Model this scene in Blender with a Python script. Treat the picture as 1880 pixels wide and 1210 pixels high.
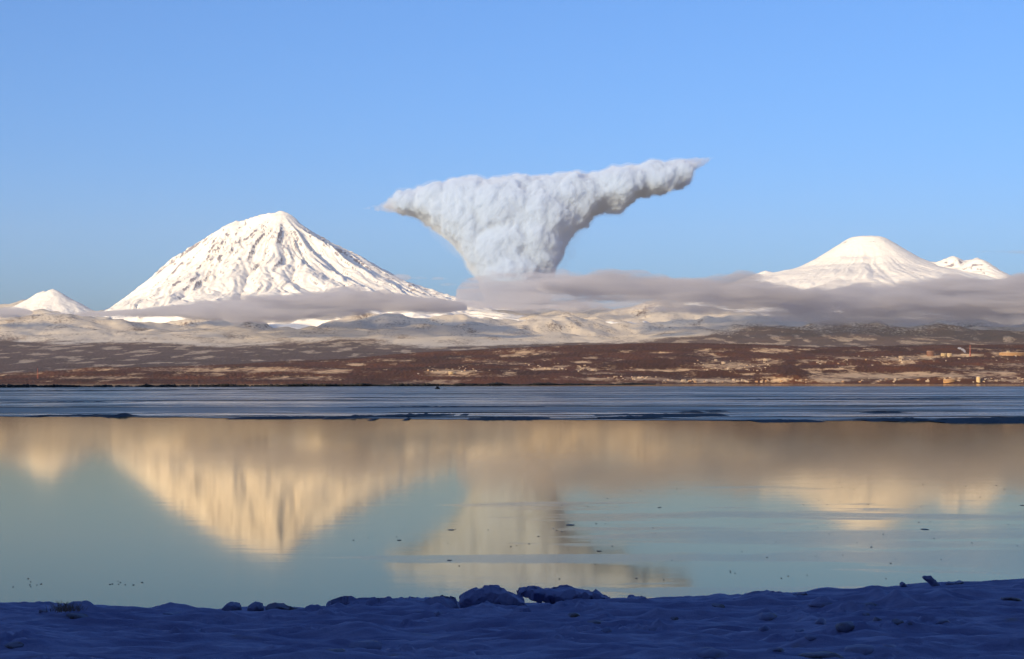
import bpy, math, random
import numpy as np

# ------------------------------------------------------------------ camera, sky, sun, exposure
sc = bpy.context.scene
for o in list(bpy.data.objects):
    bpy.data.objects.remove(o)
COL = sc.collection
random.seed(7)
CAMZ, FPX, CXP, HYP = 5.0, 3406.0, 940.0, 703.0     # camera height above the bay; focal length, centre and horizon in photo pixels

cam_data = bpy.data.cameras.new('camera')
cam = bpy.data.objects.new('camera', cam_data)
COL.objects.link(cam)
cam.location = (0, 0, CAMZ)
cam.rotation_euler = (math.radians(90), 0, 0)
cam_data.sensor_width = 36.0
cam_data.lens = 36.0 * FPX / 1880.0
cam_data.shift_y = (HYP - 605.0) / 1880.0
cam_data.clip_start = 0.5
cam_data.clip_end = 300000.0
sc.camera = cam

SUN_EL, SUN_AZ = 11.0, 33.0          # degrees; azimuth = how far to the left of straight behind the camera the sun stands
world = bpy.data.worlds.new('World')
sc.world = world
world.use_nodes = True
wn = world.node_tree
sky = wn.nodes.new('ShaderNodeTexSky')
sky.sky_type = 'NISHITA'
sky.sun_disc = False
sky.sun_elevation = math.radians(SUN_EL)
sky.sun_rotation = math.radians(180 + SUN_AZ)
sky.altitude = 0
sky.air_density = 0.7
sky.dust_density = 2.0
sky.ozone_density = 5.3
wn.links.new(sky.outputs['Color'], wn.nodes['Background'].inputs['Color'])
wn.nodes['Background'].inputs['Strength'].default_value = 0.15

sun_data = bpy.data.lights.new('sun', 'SUN')
sun_data.energy = 4.3
sun_data.angle = math.radians(0.53)
sun_data.color = (1.0, 0.75, 0.42)
sun = bpy.data.objects.new('sun', sun_data)
COL.objects.link(sun)
sun.rotation_euler = (math.radians(90 - SUN_EL), 0, math.radians(-SUN_AZ))
sun.location = (-2000, -4000, 1500)

sc.view_settings.view_transform = 'Standard'
sc.view_settings.look = 'None'
sc.view_settings.gamma = 1.0
sc.view_settings.exposure = 0.57
sc.view_settings.use_curve_mapping = False
sc.cycles.use_denoising = True
sc.cycles.max_bounces = 10
sc.cycles.diffuse_bounces = 2
sc.cycles.glossy_bounces = 3
sc.cycles.volume_bounces = 8
sc.cycles.transparent_max_bounces = 16

# ------------------------------------------------------------------ numeric helpers
def px2x(px, D): return (px - CXP) / FPX * D
def px2z(py, D): return CAMZ + (HYP - py) / FPX * D

def _hash(ix, iy, iz, seed):
    h = (ix.astype(np.int64) * 374761393 + iy.astype(np.int64) * 668265263 + iz.astype(np.int64) * 2147483647 + seed * 1274126177) & 0xFFFFFFFF
    h = ((h ^ (h >> 13)) * 1274126177) & 0xFFFFFFFF
    h = ((h ^ (h >> 15)) * 2246822519) & 0xFFFFFFFF
    return h ^ (h >> 16)

def gn2(x, y, seed=0):
    x = np.asarray(x, float); y = np.asarray(y, float)
    x, y = np.broadcast_arrays(x, y)
    x0 = np.floor(x); y0 = np.floor(y); fx = x - x0; fy = y - y0
    z0 = np.zeros_like(x0)
    u = fx * fx * fx * (fx * (fx * 6 - 15) + 10); v = fy * fy * fy * (fy * (fy * 6 - 15) + 10)
    def g(dx, dy):
        a = _hash(x0 + dx, y0 + dy, z0, seed) * (2 * math.pi / 4294967296.0)
        return np.cos(a) * (fx - dx) + np.sin(a) * (fy - dy)
    a = g(0, 0); b = g(1, 0); c = g(0, 1); d = g(1, 1)
    return 1.5 * ((a + (b - a) * u) * (1 - v) + (c + (d - c) * u) * v)

def fbm(x, y, octv=5, seed=0, gain=0.5, lac=2.03):
    s = 0; a = 1.0; t = 0
    for i in range(octv):
        s = s + a * gn2(x, y, seed + i * 17); t += a
        a *= gain; x = x * lac + 13.7; y = y * lac - 7.1
    return s / t

def ridged(x, y, octv=4, seed=0, gain=0.5):
    s = 0; a = 1.0; t = 0
    for i in range(octv):
        s = s + a * (1 - np.abs(gn2(x, y, seed + i * 17)) * 2); t += a
        a *= gain; x = x * 2.03 + 3.7; y = y * 2.03 - 9.1
    return s / t

def gn3(p, seed=0):
    p0 = np.floor(p); f = p - p0
    u = f * f * f * (f * (f * 6 - 15) + 10)
    out = 0
    for dx in (0, 1):
        for dy in (0, 1):
            for dz in (0, 1):
                h = _hash(p0[:, 0] + dx, p0[:, 1] + dy, p0[:, 2] + dz, seed)
                a = (h & 0xFFFF) * (2 * math.pi / 65536.0)
                cz = (h >> 16) / 32768.0 - 1.0
                r = np.sqrt(np.maximum(0, 1 - cz * cz))
                d = np.cos(a) * r * (f[:, 0] - dx) + np.sin(a) * r * (f[:, 1] - dy) + cz * (f[:, 2] - dz)
                w = (u[:, 0] if dx else 1 - u[:, 0]) * (u[:, 1] if dy else 1 - u[:, 1]) * (u[:, 2] if dz else 1 - u[:, 2])
                out = out + d * w
    return out * 1.4

def sstep(a, b, x):
    t = np.clip((x - a) / (b - a), 0, 1)
    return t * t * (3 - 2 * t)

def erode(z, dx, dy, iters, K, m=0.45):
    """stream-power erosion on a regular grid (rows = y, columns = x)"""
    ny, nx = z.shape
    n = nx * ny
    idx = np.arange(n).reshape(ny, nx)
    shifts = [(-1, 0), (1, 0), (0, -1), (0, 1), (-1, -1), (-1, 1), (1, -1), (1, 1)]
    for it in range(iters):
        best = np.zeros((ny, nx)); rec = idx.copy(); dist = np.ones((ny, nx))
        zp = np.pad(z, 1, mode='edge'); ip = np.pad(idx, 1, mode='edge')
        for sy, sx in shifts:
            d = math.hypot(sx * dx, sy * dy)
            s = (z - zp[1 + sy:ny + 1 + sy, 1 + sx:nx + 1 + sx]) / d
            k = s > best
            best[k] = s[k]; dist[k] = d
            rec[k] = ip[1 + sy:ny + 1 + sy, 1 + sx:nx + 1 + sx][k]
        zf = z.ravel()
        order = np.argsort(-zf)
        r = rec.ravel().tolist(); A = [1.0] * n
        ol = order.tolist()
        for i in ol:
            j = r[i]
            if j != i: A[j] += A[i]
        k = (K * np.power(np.array(A) * dx * dy, m) / dist.ravel()).tolist()
        zl = zf.tolist()
        for i in reversed(ol):
            j = r[i]
            if j != i and zl[i] > zl[j]:
                zl[i] = (zl[i] + k[i] * zl[j]) / (1 + k[i])
        z = np.array(zl).reshape(ny, nx)
    return z, np.array(A).reshape(ny, nx)

def resample(z, ny, nx):
    yy, xx = np.meshgrid(np.linspace(0, z.shape[0] - 1.001, ny), np.linspace(0, z.shape[1] - 1.001, nx), indexing='ij')
    return bilin(z, 0, 0, 1, 1, xx, yy)

def erode2(z, step, f, it1, k1, it2, k2, m=0.45):
    """carve the large valleys on a coarse copy first, then the small gullies"""
    ny, nx = z.shape
    c0 = resample(z, ny // f, nx // f)
    c1, _ = erode(c0, step * f, step * f, it1, k1, m)
    z = z + resample(blur(c1 - c0, 1), ny, nx)
    return erode(z, step, step, it2, k2, m)

def blur(z, n=1):
    for _ in range(n):
        p = np.pad(z, 1, mode='edge')
        z = (p[1:-1, 1:-1] * 4 + (p[:-2, 1:-1] + p[2:, 1:-1] + p[1:-1, :-2] + p[1:-1, 2:]) * 2 + p[:-2, :-2] + p[:-2, 2:] + p[2:, :-2] + p[2:, 2:]) / 16
    return z

def bilin(Z, x0, y0, dx, dy, X, Y):
    fx = np.clip((X - x0) / dx, 0, Z.shape[1] - 1.001); fy = np.clip((Y - y0) / dy, 0, Z.shape[0] - 1.001)
    i = fx.astype(int); j = fy.astype(int); u = fx - i; v = fy - j
    return (Z[j, i] * (1 - u) + Z[j, i + 1] * u) * (1 - v) + (Z[j + 1, i] * (1 - u) + Z[j + 1, i + 1] * u) * v

# ------------------------------------------------------------------ scene helpers
def tag(o, label=None, cat=None, group=None, kind=None):
    if label: o['label'] = label
    if cat: o['category'] = cat
    if group: o['group'] = group
    if kind: o['kind'] = kind
    return o

def obj(name, mesh, parent=None):
    o = bpy.data.objects.new(name, mesh)
    COL.objects.link(o)
    if parent: o.parent = parent
    return o

def empty(name, loc, rz=0.0):
    o = bpy.data.objects.new(name, None)
    COL.objects.link(o)
    o.location = loc; o.rotation_euler = (0, 0, rz)
    o.empty_display_size = 1.0
    return o

def mesh_np(name, verts, faces, mat=None, smooth=True):
    """verts (n,3), faces (m,k) numpy -> mesh"""
    me = bpy.data.meshes.new(name)
    verts = np.ascontiguousarray(verts, dtype=np.float32); faces = np.ascontiguousarray(faces, dtype=np.int32)
    m, k = faces.shape
    me.vertices.add(len(verts)); me.vertices.foreach_set('co', verts.ravel())
    me.loops.add(m * k); me.loops.foreach_set('vertex_index', faces.ravel())
    me.polygons.add(m); me.polygons.foreach_set('loop_start', np.arange(0, m * k, k, dtype=np.int32))
    me.update(calc_edges=True)
    if smooth: me.polygons.foreach_set('use_smooth', np.ones(m, dtype=bool))
    if mat: me.materials.append(mat)
    return me

def grid_mesh(name, X, Y, Z, mat=None, attrs=None, smooth=True):
    ny, nx = X.shape
    v = np.stack([X.ravel(), Y.ravel(), Z.ravel()], 1)
    i = np.arange(ny * nx).reshape(ny, nx)
    f = np.stack([i[:-1, :-1].ravel(), i[:-1, 1:].ravel(), i[1:, 1:].ravel(), i[1:, :-1].ravel()], 1)
    me = mesh_np(name, v, f, mat, smooth)
    for k, a in (attrs or {}).items():
        at = me.attributes.new(k, 'FLOAT', 'POINT')
        at.data.foreach_set('value', np.ascontiguousarray(a.ravel(), dtype=np.float32))
    return me

class NT:
    """tiny node-tree builder"""
    def __init__(self, name):
        self.m = bpy.data.materials.new(name); self.m.use_nodes = True
        self.t = self.m.node_tree; self.n = self.t.nodes
        self.out = self.n['Material Output']; self.p = self.n['Principled BSDF']
    def add(self, typ, **kw):
        nd = self.n.new(typ)
        for k, v in kw.items():
            if k.startswith('i_'):
                nd.inputs[k[2:].replace('_', ' ')].default_value = v
            else: setattr(nd, k, v)
        return nd
    def link(self, a, b): self.t.links.new(a, b)
    def coords(self, scale=(1, 1, 1), which='Object', rot=(0, 0, 0)):
        tc = self.add('ShaderNodeTexCoord'); mp = self.add('ShaderNodeMapping')
        mp.inputs['Scale'].default_value = scale; mp.inputs['Rotation'].default_value = rot
        self.link(tc.outputs[which], mp.inputs['Vector'])
        return mp.outputs['Vector']
    def noise(self, vec, scale, detail=4, rough=0.55, dist=0.0):
        nd = self.add('ShaderNodeTexNoise')
        nd.inputs['Scale'].default_value = scale; nd.inputs['Detail'].default_value = detail
        nd.inputs['Roughness'].default_value = rough; nd.inputs['Distortion'].default_value = dist
        self.link(vec, nd.inputs['Vector'])
        return nd.outputs['Fac']
    def attr(self, name):
        nd = self.add('ShaderNodeAttribute'); nd.attribute_name = name
        return nd.outputs['Fac']
    def math(self, op, a, b=None, c=None, clamp=False):
        nd = self.add('ShaderNodeMath', operation=op, use_clamp=clamp)
        for i, v in enumerate((a, b, c)):
            if v is None: continue
            if isinstance(v, (int, float)): nd.inputs[i].default_value = v
            else: self.link(v, nd.inputs[i])
        return nd.outputs[0]
    def remap(self, v, a, b, c=0.0, d=1.0, smooth=True):
        nd = self.add('ShaderNodeMapRange'); nd.interpolation_type = 'SMOOTHSTEP' if smooth else 'LINEAR'
        nd.inputs['From Min'].default_value = a; nd.inputs['From Max'].default_value = b
        nd.inputs['To Min'].default_value = c; nd.inputs['To Max'].default_value = d
        self.link(v, nd.inputs['Value'])
        return nd.outputs['Result']
    def mix(self, fac, a, b):
        nd = self.add('ShaderNodeMix', data_type='RGBA')
        for s, v in ((nd.inputs[0], fac), (nd.inputs[6], a), (nd.inputs[7], b)):
            if isinstance(v, (int, float)): s.default_value = v
            elif isinstance(v, tuple): s.default_value = (*v, 1.0)
            else: self.link(v, s)
        return nd.outputs[2]
    def bump(self, h, strength, dist, normal=None):
        nd = self.add('ShaderNodeBump')
        nd.inputs['Strength'].default_value = strength; nd.inputs['Distance'].default_value = dist
        self.link(h, nd.inputs['Height'])
        if normal is not None: self.link(normal, nd.inputs['Normal'])
        return nd.outputs['Normal']
    def set(self, color=None, rough=None, normal=None, spec=None):
        p = self.p
        for nm, v in (('Base Color', color), ('Roughness', rough), ('Normal', normal), ('Specular IOR Level', spec)):
            if v is None: continue
            if isinstance(v, tuple): p.inputs[nm].default_value = (*v, 1.0)
            elif isinstance(v, (int, float)): p.inputs[nm].default_value = v
            else: self.link(v, p.inputs[nm])
        return self.m
    def volume(self, density, color=(1, 1, 1), aniso=0.0):
        self.n.remove(self.p)
        v = self.add('ShaderNodeVolumePrincipled')
        v.inputs['Color'].default_value = (*color, 1.0); v.inputs['Density'].default_value = density
        v.inputs['Anisotropy'].default_value = aniso
        self.link(v.outputs[0], self.out.inputs['Volume'])
        return self.m

SNOW = (0.88, 0.845, 0.77)
# ------------------------------------------------------------------ materials of the land
def mat_mountain(name, rock_lo, rock_hi, rock_col=(0.17, 0.155, 0.18)):
    t = NT(name); v = t.coords()
    n1 = t.noise(v, 0.012, 5, 0.65); n2 = t.noise(v, 0.0022, 4, 0.6)
    a = t.attr('rock')
    s = t.math('ADD', a, t.math('MULTIPLY', t.math('SUBTRACT', n1, 0.5), 1.4))
    s = t.math('ADD', s, t.math('MULTIPLY', t.math('SUBTRACT', n2, 0.5), 0.45))
    f = t.remap(s, rock_lo, rock_hi)
    rc = t.mix(n1, tuple(c * 0.7 for c in rock_col), tuple(min(1, c * 1.7) for c in rock_col))
    return t.set(t.mix(f, SNOW, rc), 0.85, t.bump(n1, 0.5, 25.0), 0.2)

M_VOLC = mat_mountain('snow_and_rock', 0.46, 0.80)
M_CONE = mat_mountain('smooth_snow_cone', 0.5, 0.85)

def mat_land(name, forest, forest2, snow, tan=None):
    """leafless brown woodland broken by snow-covered clearings (attribute 'snow')"""
    t = NT(name); v = t.coords()
    n1 = t.noise(v, 0.022, 7, 0.72); n2 = t.noise(v, 0.0016, 5, 0.6)
    s = t.math('ADD', t.attr('snow'), t.math('MULTIPLY', t.math('SUBTRACT', n1, 0.5), 1.9))
    f = t.remap(s, 0.40, 0.82)
    if tan: snow = t.mix(t.remap(t.attr('open'), 0.35, 0.75), tan, snow)
    fc = t.mix(t.remap(n2, 0.3, 0.7), forest, forest2)
    fc = t.mix(t.remap(n1, 0.35, 0.75, 0, 0.5), fc, tuple(c * 0.55 for c in forest))
    return t.set(t.mix(f, fc, snow), 0.9, None, 0.1)

M_COAST = mat_land('coast_woodland', (0.055, 0.018, 0.008), (0.14, 0.045, 0.018), (0.62, 0.42, 0.24))
M_PLAIN = mat_land('plain_woodland', (0.07, 0.038, 0.028), (0.125, 0.070, 0.052), (0.66, 0.58, 0.46), (0.50, 0.38, 0.26))
# ------------------------------------------------------------------ volcano (tall, gullied)
DK = 36000.0
def build_tall_volcano():
    s = DK / FPX
    x0, y0, step = -7400.0, -6800.0, 26.0
    nx, ny = 600, 380
    gx = x0 + step * np.arange(nx); gy = y0 + step * np.arange(ny)
    X, Y = np.meshgrid(gx, gy)
    sx, sz = px2x(515, DK), px2z(383, DK)          # summit
    def cone(ax, az, ay, prof, sq=1.0):
        R = np.hypot((X - ax) , (Y - ay) * sq)
        return az - np.interp(R, [p[0] * s for p in prof], [p[1] * s for p in prof])
    right = [(0, 5), (20, 11), (45, 29), (75, 49), (125, 79), (165, 102), (205, 124), (255, 144), (315, 166), (420, 195), (700, 235)]
    left = [(0, 0), (25, 10), (80, 50), (130, 88), (180, 126), (235, 170), (275, 205), (330, 235), (450, 255), (700, 270)]
    # local frame: summit at x=0, y=0
    dxs = (430 - 515) * s
    A = cone(0, sz, 0, right, 0.95) - 0.16 * np.maximum(0, -X - 1500)
    B = cone(dxs, px2z(401, DK), 250, left, 1.0)
    rx = [(p - 515) * s for p in (415, 430, 437, 450, 468, 480, 492, 503, 515, 524, 535, 548)]
    rz = [px2z(q, DK) for q in (420, 401, 402, 396, 391, 389, 386, 386, 383.5, 385, 390, 402)]
    yr = np.interp(X, [-900, 0, 400], [250, 0, -60])
    C = np.interp(X, rx, rz) + 26 * fbm(X / 130, 0.4, 3, 8) - 0.78 * np.abs(Y - yr) - 3 * np.maximum(0, np.maximum(rx[0] - X, X - rx[-1]))
    Rr = np.hypot(np.maximum(0, np.maximum(rx[0] - X, X - rx[-1])), Y - yr)
    k = 22.0
    Z = k * np.log(np.exp((A - 2000) / k) + np.exp((B - 2000) / k) + np.exp((C - 2000) / k)) + 2000
    R = np.hypot(X, Y); th = np.arctan2(Y, X)
    amp = sstep(40, 1400, Rr)
    Z += amp * 80 * fbm(X / 1100, Y / 1100, 5, 3)
    Z += amp * 190 * fbm(th * 3.4 + 0.35 * gn2(X / 1000, Y / 1000, 5), R / 6000, 4, 11)
    Z += 9 * fbm(X / 160, Y / 160, 3, 21)
    Z, A_ = erode2(Z, step, 4, 14, 0.05, 6, 0.025)
    Z += sstep(20, 700, Rr) * 10 * ridged(X / 300, Y / 300, 4, 31) - 3
    Z += 8 * fbm(X / 70, Y / 70, 2, 33)
    # fine ribs running down the slope from the summit and from the shoulder
    for ax, ay, sd, side in ((0.0, 0.0, 35, 1), (dxs, 250.0, 36, -1)):
        R2 = np.hypot(X - ax, Y - ay); t2 = np.arctan2(Y - ay, X - ax)
        w2 = sstep(-500, 500, side * (X - dxs * 0.5)) * sstep(80, 900, R2)
        wob = 0.06 * gn2(X / 500, Y / 500, sd)
        Z += w2 * (58 * (ridged((t2 + wob) * 13, R2 / 2600, 2, sd) - 0.4) + 28 * (ridged((t2 + wob) * 31, R2 / 1500, 2, sd + 3) - 0.4))
    edge = np.minimum.reduce([X - x0, x0 + step * (nx - 1) - X, Y - y0, y0 + step * (ny - 1) - Y])
    Z -= 700 * (1 - sstep(0, 700, edge))
    gyy, gxx = np.gradient(Z, step)
    slope = np.hypot(gxx, gyy)
    rel = Z - blur(Z, 14)
    dsl = slope - blur(slope, 40)
    rock = sstep(0.06, 0.42, dsl) * 0.62 + 0.22 * sstep(4, 22, rel) * sstep(-0.05, 0.2, dsl)
    rock *= 0.5 + 0.5 * sstep(800, 1900, Z)
    rock += 0.18 * sstep(2300, 2800, Z) * (1 - sstep(3000, 3250, Z)) * sstep(0.0, 0.3, dsl)
    me = grid_mesh('volcano', X, Y, Z, M_VOLC, {'rock': rock})
    o = obj('volcano', me); o.location = (sx, DK, 0)
    tag(o, 'tall steep gullied snow-covered volcano with a jagged twin summit', 'volcano', kind='structure')
build_tall_volcano()

# ------------------------------------------------------------------ smooth volcano with two small side cones
DA = 35000.0
def build_smooth_volcano():
    s = DA / FPX
    x0, y0, step = -5200.0, -5600.0, 27.0
    nx, ny = 460, 290
    X, Y = np.meshgrid(x0 + step * np.arange(nx), y0 + step * np.arange(ny))
    cx = 1592
    def cone(px, py, ay, prof, sq=1.0):
        R = np.hypot(X - (px - cx) * s, (Y - ay) * sq)
        return px2z(py, DA) - np.interp(R, [p[0] * s for p in prof], [p[1] * s for p in prof])
    main = cone(1592, 431, 0, [(0, 1), (22, 1), (34, 5), (55, 18), (95, 43), (130, 60), (170, 71), (215, 80), (300, 104), (420, 150), (600, 205)])
    main -= 45 * np.exp(-np.hypot(X, Y) ** 2 / (2 * 170 ** 2))
    c1 = cone(1757, 467, 300, [(0, 0), (14, 6), (45, 24), (90, 47), (200, 80), (420, 150), (600, 210)])
    c2 = cone(1788, 472, -250, [(0, 0), (14, 6), (42, 26), (80, 46), (170, 80), (420, 160), (600, 210)])
    c3 = cone(1408, 494, 200, [(0, 0), (12, 5), (40, 14), (100, 40), (250, 90), (600, 200)])
    sx = [(p - cx) * s for p in (1640, 1690, 1720, 1742, 1757, 1770, 1788, 1803, 1840, 1900)]
    sz = [px2z(q, DA) for q in (462, 475, 480, 473, 467, 477, 471, 478, 502, 520)]
    ridge = np.interp(X, sx, sz) + 22 * fbm(X / 150, 0.7, 3, 48) - (0.55 + 0.2 * gn2(X / 400, Y / 900, 49)) * np.abs(Y - 150 - 0.25 * (X - 1700)) - 3 * np.maximum(0, np.maximum(sx[0] - X, X - sx[-1]))
    k = 20.0
    Z = k * np.log(sum(np.exp((c - 1800) / k) for c in (main, c1, c2, c3, ridge))) + 1800
    R = np.hypot(X, Y); th = np.arctan2(Y, X)
    amp = sstep(400, 2200, R)
    Z += amp * 36 * fbm(th * 6 + 0.3 * gn2(X / 1100, Y / 1100, 7), R / 5000, 4, 41) + amp * 40 * fbm(X / 900, Y / 900, 5, 42)
    Z += 6 * fbm(X / 150, Y / 150, 3, 44)
    Z, A_ = erode2(Z, step, 4, 8, 0.03, 4, 0.012)
    Z += 4 * fbm(X / 90, Y / 90, 2, 45)
    wob = 0.05 * gn2(X / 600, Y / 600, 46)
    Z += sstep(350, 1300, R) * (20 * (ridged((th + wob) * 11, R / 3000, 2, 46) - 0.4) + 9 * (ridged((th + wob) * 27, R / 1600, 2, 47) - 0.4))
    edge = np.minimum.reduce([X - x0, x0 + step * (nx - 1) - X, Y - y0, y0 + step * (ny - 1) - Y])
    Z -= 600 * (1 - sstep(0, 600, edge))
    gyy, gxx = np.gradient(Z, step); slope = np.hypot(gxx, gyy)
    rock = sstep(0.55, 1.0, slope) * 0.75 + 0.35 * np.exp(-((R - 480) / 140) ** 2)
    me = grid_mesh('volcano', X, Y, Z, M_CONE, {'rock': rock})
    o = obj('volcano', me); o.location = (px2x(cx, DA), DA, 0)
    tag(o, 'smooth white volcano with a flat crater rim and two small side cones', 'volcano', kind='structure')
build_smooth_volcano()

# ------------------------------------------------------------------ small snowy peak beside the tall volcano
def build_small_peak():
    D = 34000.0; s = D / FPX
    step = 22.0; nx, ny = 230, 190
    X, Y = np.meshgrid(-2530 + step * np.arange(nx), -2600 + step * np.arange(ny))
    def cone(px, py, ay, prof):
        R = np.hypot(X - (px - 95) * s, Y - ay)
        return px2z(py, D) - np.interp(R, [p[0] * s for p in prof], [p[1] * s for p in prof])
    Z = np.maximum.reduce([cone(97, 529, 0, [(0, 0), (10, 4), (30, 15), (60, 32), (150, 75), (300, 110)]), cone(78, 532, 60, [(0, 0), (12, 5), (40, 24), (80, 44), (150, 75), (300, 110)])])
    R = np.hypot(X, Y)
    Z += 40 * sstep(50, 700, R) * fbm(X / 420, Y / 420, 5, 51) + 10 * fbm(X / 90, Y / 90, 3, 52)
    Z, A_ = erode2(Z, step, 3, 10, 0.05, 5, 0.015)
    edge = np.minimum.reduce([X + 2530, 2508 - X, Y + 2600, 1558 - Y])
    Z -= 400 * (1 - sstep(0, 400, edge))
    gyy, gxx = np.gradient(Z, step); slope = np.hypot(gxx, gyy)
    rock = sstep(0.55, 1.0, slope) * 0.95
    o = obj('peak', grid_mesh('peak', X, Y, Z, M_VOLC, {'rock': rock})); o.location = (px2x(95, D), D, 0)
    tag(o, 'small blunt snowy peak beside the foot of the tall volcano', 'mountain', kind='structure')
build_small_peak()

# ------------------------------------------------------------------ foothills and wooded plain
def build_foothills():
    x0, y0, step = -15000.0, 13400.0, 74.0
    nx, ny = 406, 336
    X, Y = np.meshgrid(x0 + step * np.arange(nx), y0 + step * np.arange(ny))
    PX = CXP + FPX * X / Y
    # elevation angle (as photo row) reached by the land at each distance
    row = np.interp(Y, [13400, 15000, 18000, 21000, 23500, 26000, 29000, 32000, 35000, 38500], [699, 687, 666, 646, 631, 616, 600, 586, 577, 574])
    row_mid = np.interp(Y, [13400, 15000, 18000, 21000, 23500, 26000, 29000, 32000, 35000, 38500], [699, 687, 666, 646, 632, 618, 605, 592, 584, 582])
    wmid = np.exp(-((PX - 1010) / 170) ** 2)
    row = row * (1 - wmid) + row_mid * wmid
    Z = CAMZ + (HYP - row) / FPX * Y
    rise = sstep(22500, 30000, Y)
    Z += rise * (420 * fbm(X / 3000, Y / 3000, 5, 61) + 210 * ridged(X / 2300, Y / 2300, 4, 62) - 70)
    Z += (1 - rise) * 14 * fbm(X / 1500, Y / 1500, 4, 63)
    Z += rise * (110 * fbm(X / 800, Y / 800, 4, 64) + 60 * ridged(X / 1100 + Y / 4000, Y / 900, 3, 164))
    for (px, py, D, r) in ((995, 590, 29500, 420), (1035, 592, 30500, 380), (1092, 583, 30000, 520), (955, 594, 30500, 500), (1125, 583, 31500, 600), (900, 586, 31500, 700), (1200, 574, 32000, 900), (1260, 562, 32500, 1100)):
        cx = px2x(px, D); R = np.hypot(X - cx, Y - D)
        tz = px2z(py, D)
        Z = np.maximum(Z, tz - R * 0.36 * (0.9 + 0.25 * fbm(X / 300, Y / 300, 3, 65)))
    Z, A_ = erode(Z, step, step, 12, 0.016, 0.45)
    Z = np.where(Y < 22500, blur(Z, 3), Z)
    # mesh: rows spaced by distance, columns fanning out with it
    NU, NV = 1000, 250
    u = np.linspace(-0.36, 0.36, NU); yy = 13900 * (37800 / 13900) ** np.linspace(0, 1, NV)
    U, FY = np.meshgrid(u, yy); FX = U * FY
    FZ = bilin(Z, x0, y0, step, step, FX, FY)
    FZ += sstep(22000, 26000, FY) * 9 * fbm(FX / 160, FY / 160, 3, 66)
    gy_, gx_ = np.gradient(Z, step); slope = np.hypot(gx_, gy_); steep = bilin(slope, x0, y0, step, step, FX, FY)
    edge_row = np.interp(CXP + FPX * U, [-300, 0, 150, 400, 640, 860, 1000, 1200, 1400, 1600, 1880, 2200], [23800, 24300, 23600, 23300, 23300, 22400, 22600, 24000, 25200, 25600, 26200, 26500])
    open_snow = sstep(-1600, 1500, FY - edge_row + 3000 * fbm(FX / 1500, FY / 2600, 5, 67))
    patches = sstep(-0.02, 0.36, fbm(FX / 260, FY / 800, 6, 68) + 0.25 * fbm(FX / 3800, FY / 3800, 2, 69) + 0.10 * sstep(17000, 22000, FY))
    open_snow = open_snow * (0.86 + 0.55 * fbm(FX / 420, FY / 900, 5, 169) * sstep(33000, 27000, FY))
    snow = np.maximum(open_snow, 0.70 * patches)
    snow -= 0.35 * sstep(0.45, 0.8, steep) * open_snow
    snow -= 0.42 * sstep(1250, 1450, CXP + FPX * U) * sstep(29500, 26500, FY + 2500 * fbm(FX / 900, FY / 1800, 4, 168)) * open_snow
    wood = (1 - sstep(0.3, 0.6, snow))
    rng = np.random.default_rng(4)
    FZ += wood * rng.uniform(-3, 5, FZ.shape)
    me = grid_mesh('foothills', FX, FY, FZ, M_PLAIN, {'snow': snow, 'open': open_snow})
    tag(obj('foothills', me), 'snowy foothills rising behind the brown wooded plain', 'hills', kind='structure')
build_foothills()

# ------------------------------------------------------------------ wooded coast hills
CREST = ([-700, -300, 0, 300, 640, 800, 950, 1100, 1200, 1300, 1500, 1700, 1880, 2300], [688, 686, 681, 675, 660, 646, 638, 632, 628, 631, 638, 634, 629, 626])
SNOWF = [  # snow-covered clearings: photo column and row, half sizes, strength
    (430, 679, 190, 5, .75), (130, 678, 120, 3.5, .6), (600, 682, 70, 5, .7), (540, 694, 110, 4, .62), (200, 694, 160, 4, .55), (30, 686, 90, 4, .5),
    (720, 662, 60, 3, .55), (655, 669, 28, 2.5, .8), (820, 683, 70, 5, .75), (860, 690, 120, 3, .6), (960, 647, 90, 7, .5), (900, 664, 50, 4, .5), (945, 668, 50, 3, .55),
    (985, 677, 52, 3.2, 1), (1030, 673, 25, 1.6, .9), (1080, 679, 28, 5, .85), (1125, 677, 12, 7, .55), (1075, 665, 30, 3, .7), (1215, 648, 25, 2.5, .75), (1225, 681, 40, 3, .7), (1180, 679, 50, 3, .55),
    (1140, 696, 130, 4, .75), (1340, 672, 75, 8, .8), (1400, 661, 30, 3, .7), (1270, 679, 60, 3, .7), (1390, 687, 40, 2.5, .7), (1520, 678, 55, 2.2, .85), (1560, 673, 25, 2, .8),
    (1480, 642, 22, 2, .8), (1575, 644, 30, 2, .7), (1500, 664, 40, 3, .6), (1560, 657, 60, 3, .65), (1650, 660, 60, 5, .72), (1640, 668, 35, 4, .6), (1700, 655, 60, 4, .7), (1780, 652, 60, 4, .8), (1850, 650, 50, 5, .8),
    (1600, 691, 110, 7, .95), (1690, 688, 60, 6, .9), (1520, 697, 90, 6, .8), (1430, 697, 60, 8, .62), (1760, 690, 60, 8, .72), (1830, 688, 70, 9, .68), (1780, 676, 60, 7, .62), (1850, 671, 50, 7, .5), (1300, 699, 120, 4, .9), (1860, 699, 60, 4, .6)]
YS0, YC0 = 9600.0, 13000.0
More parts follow.
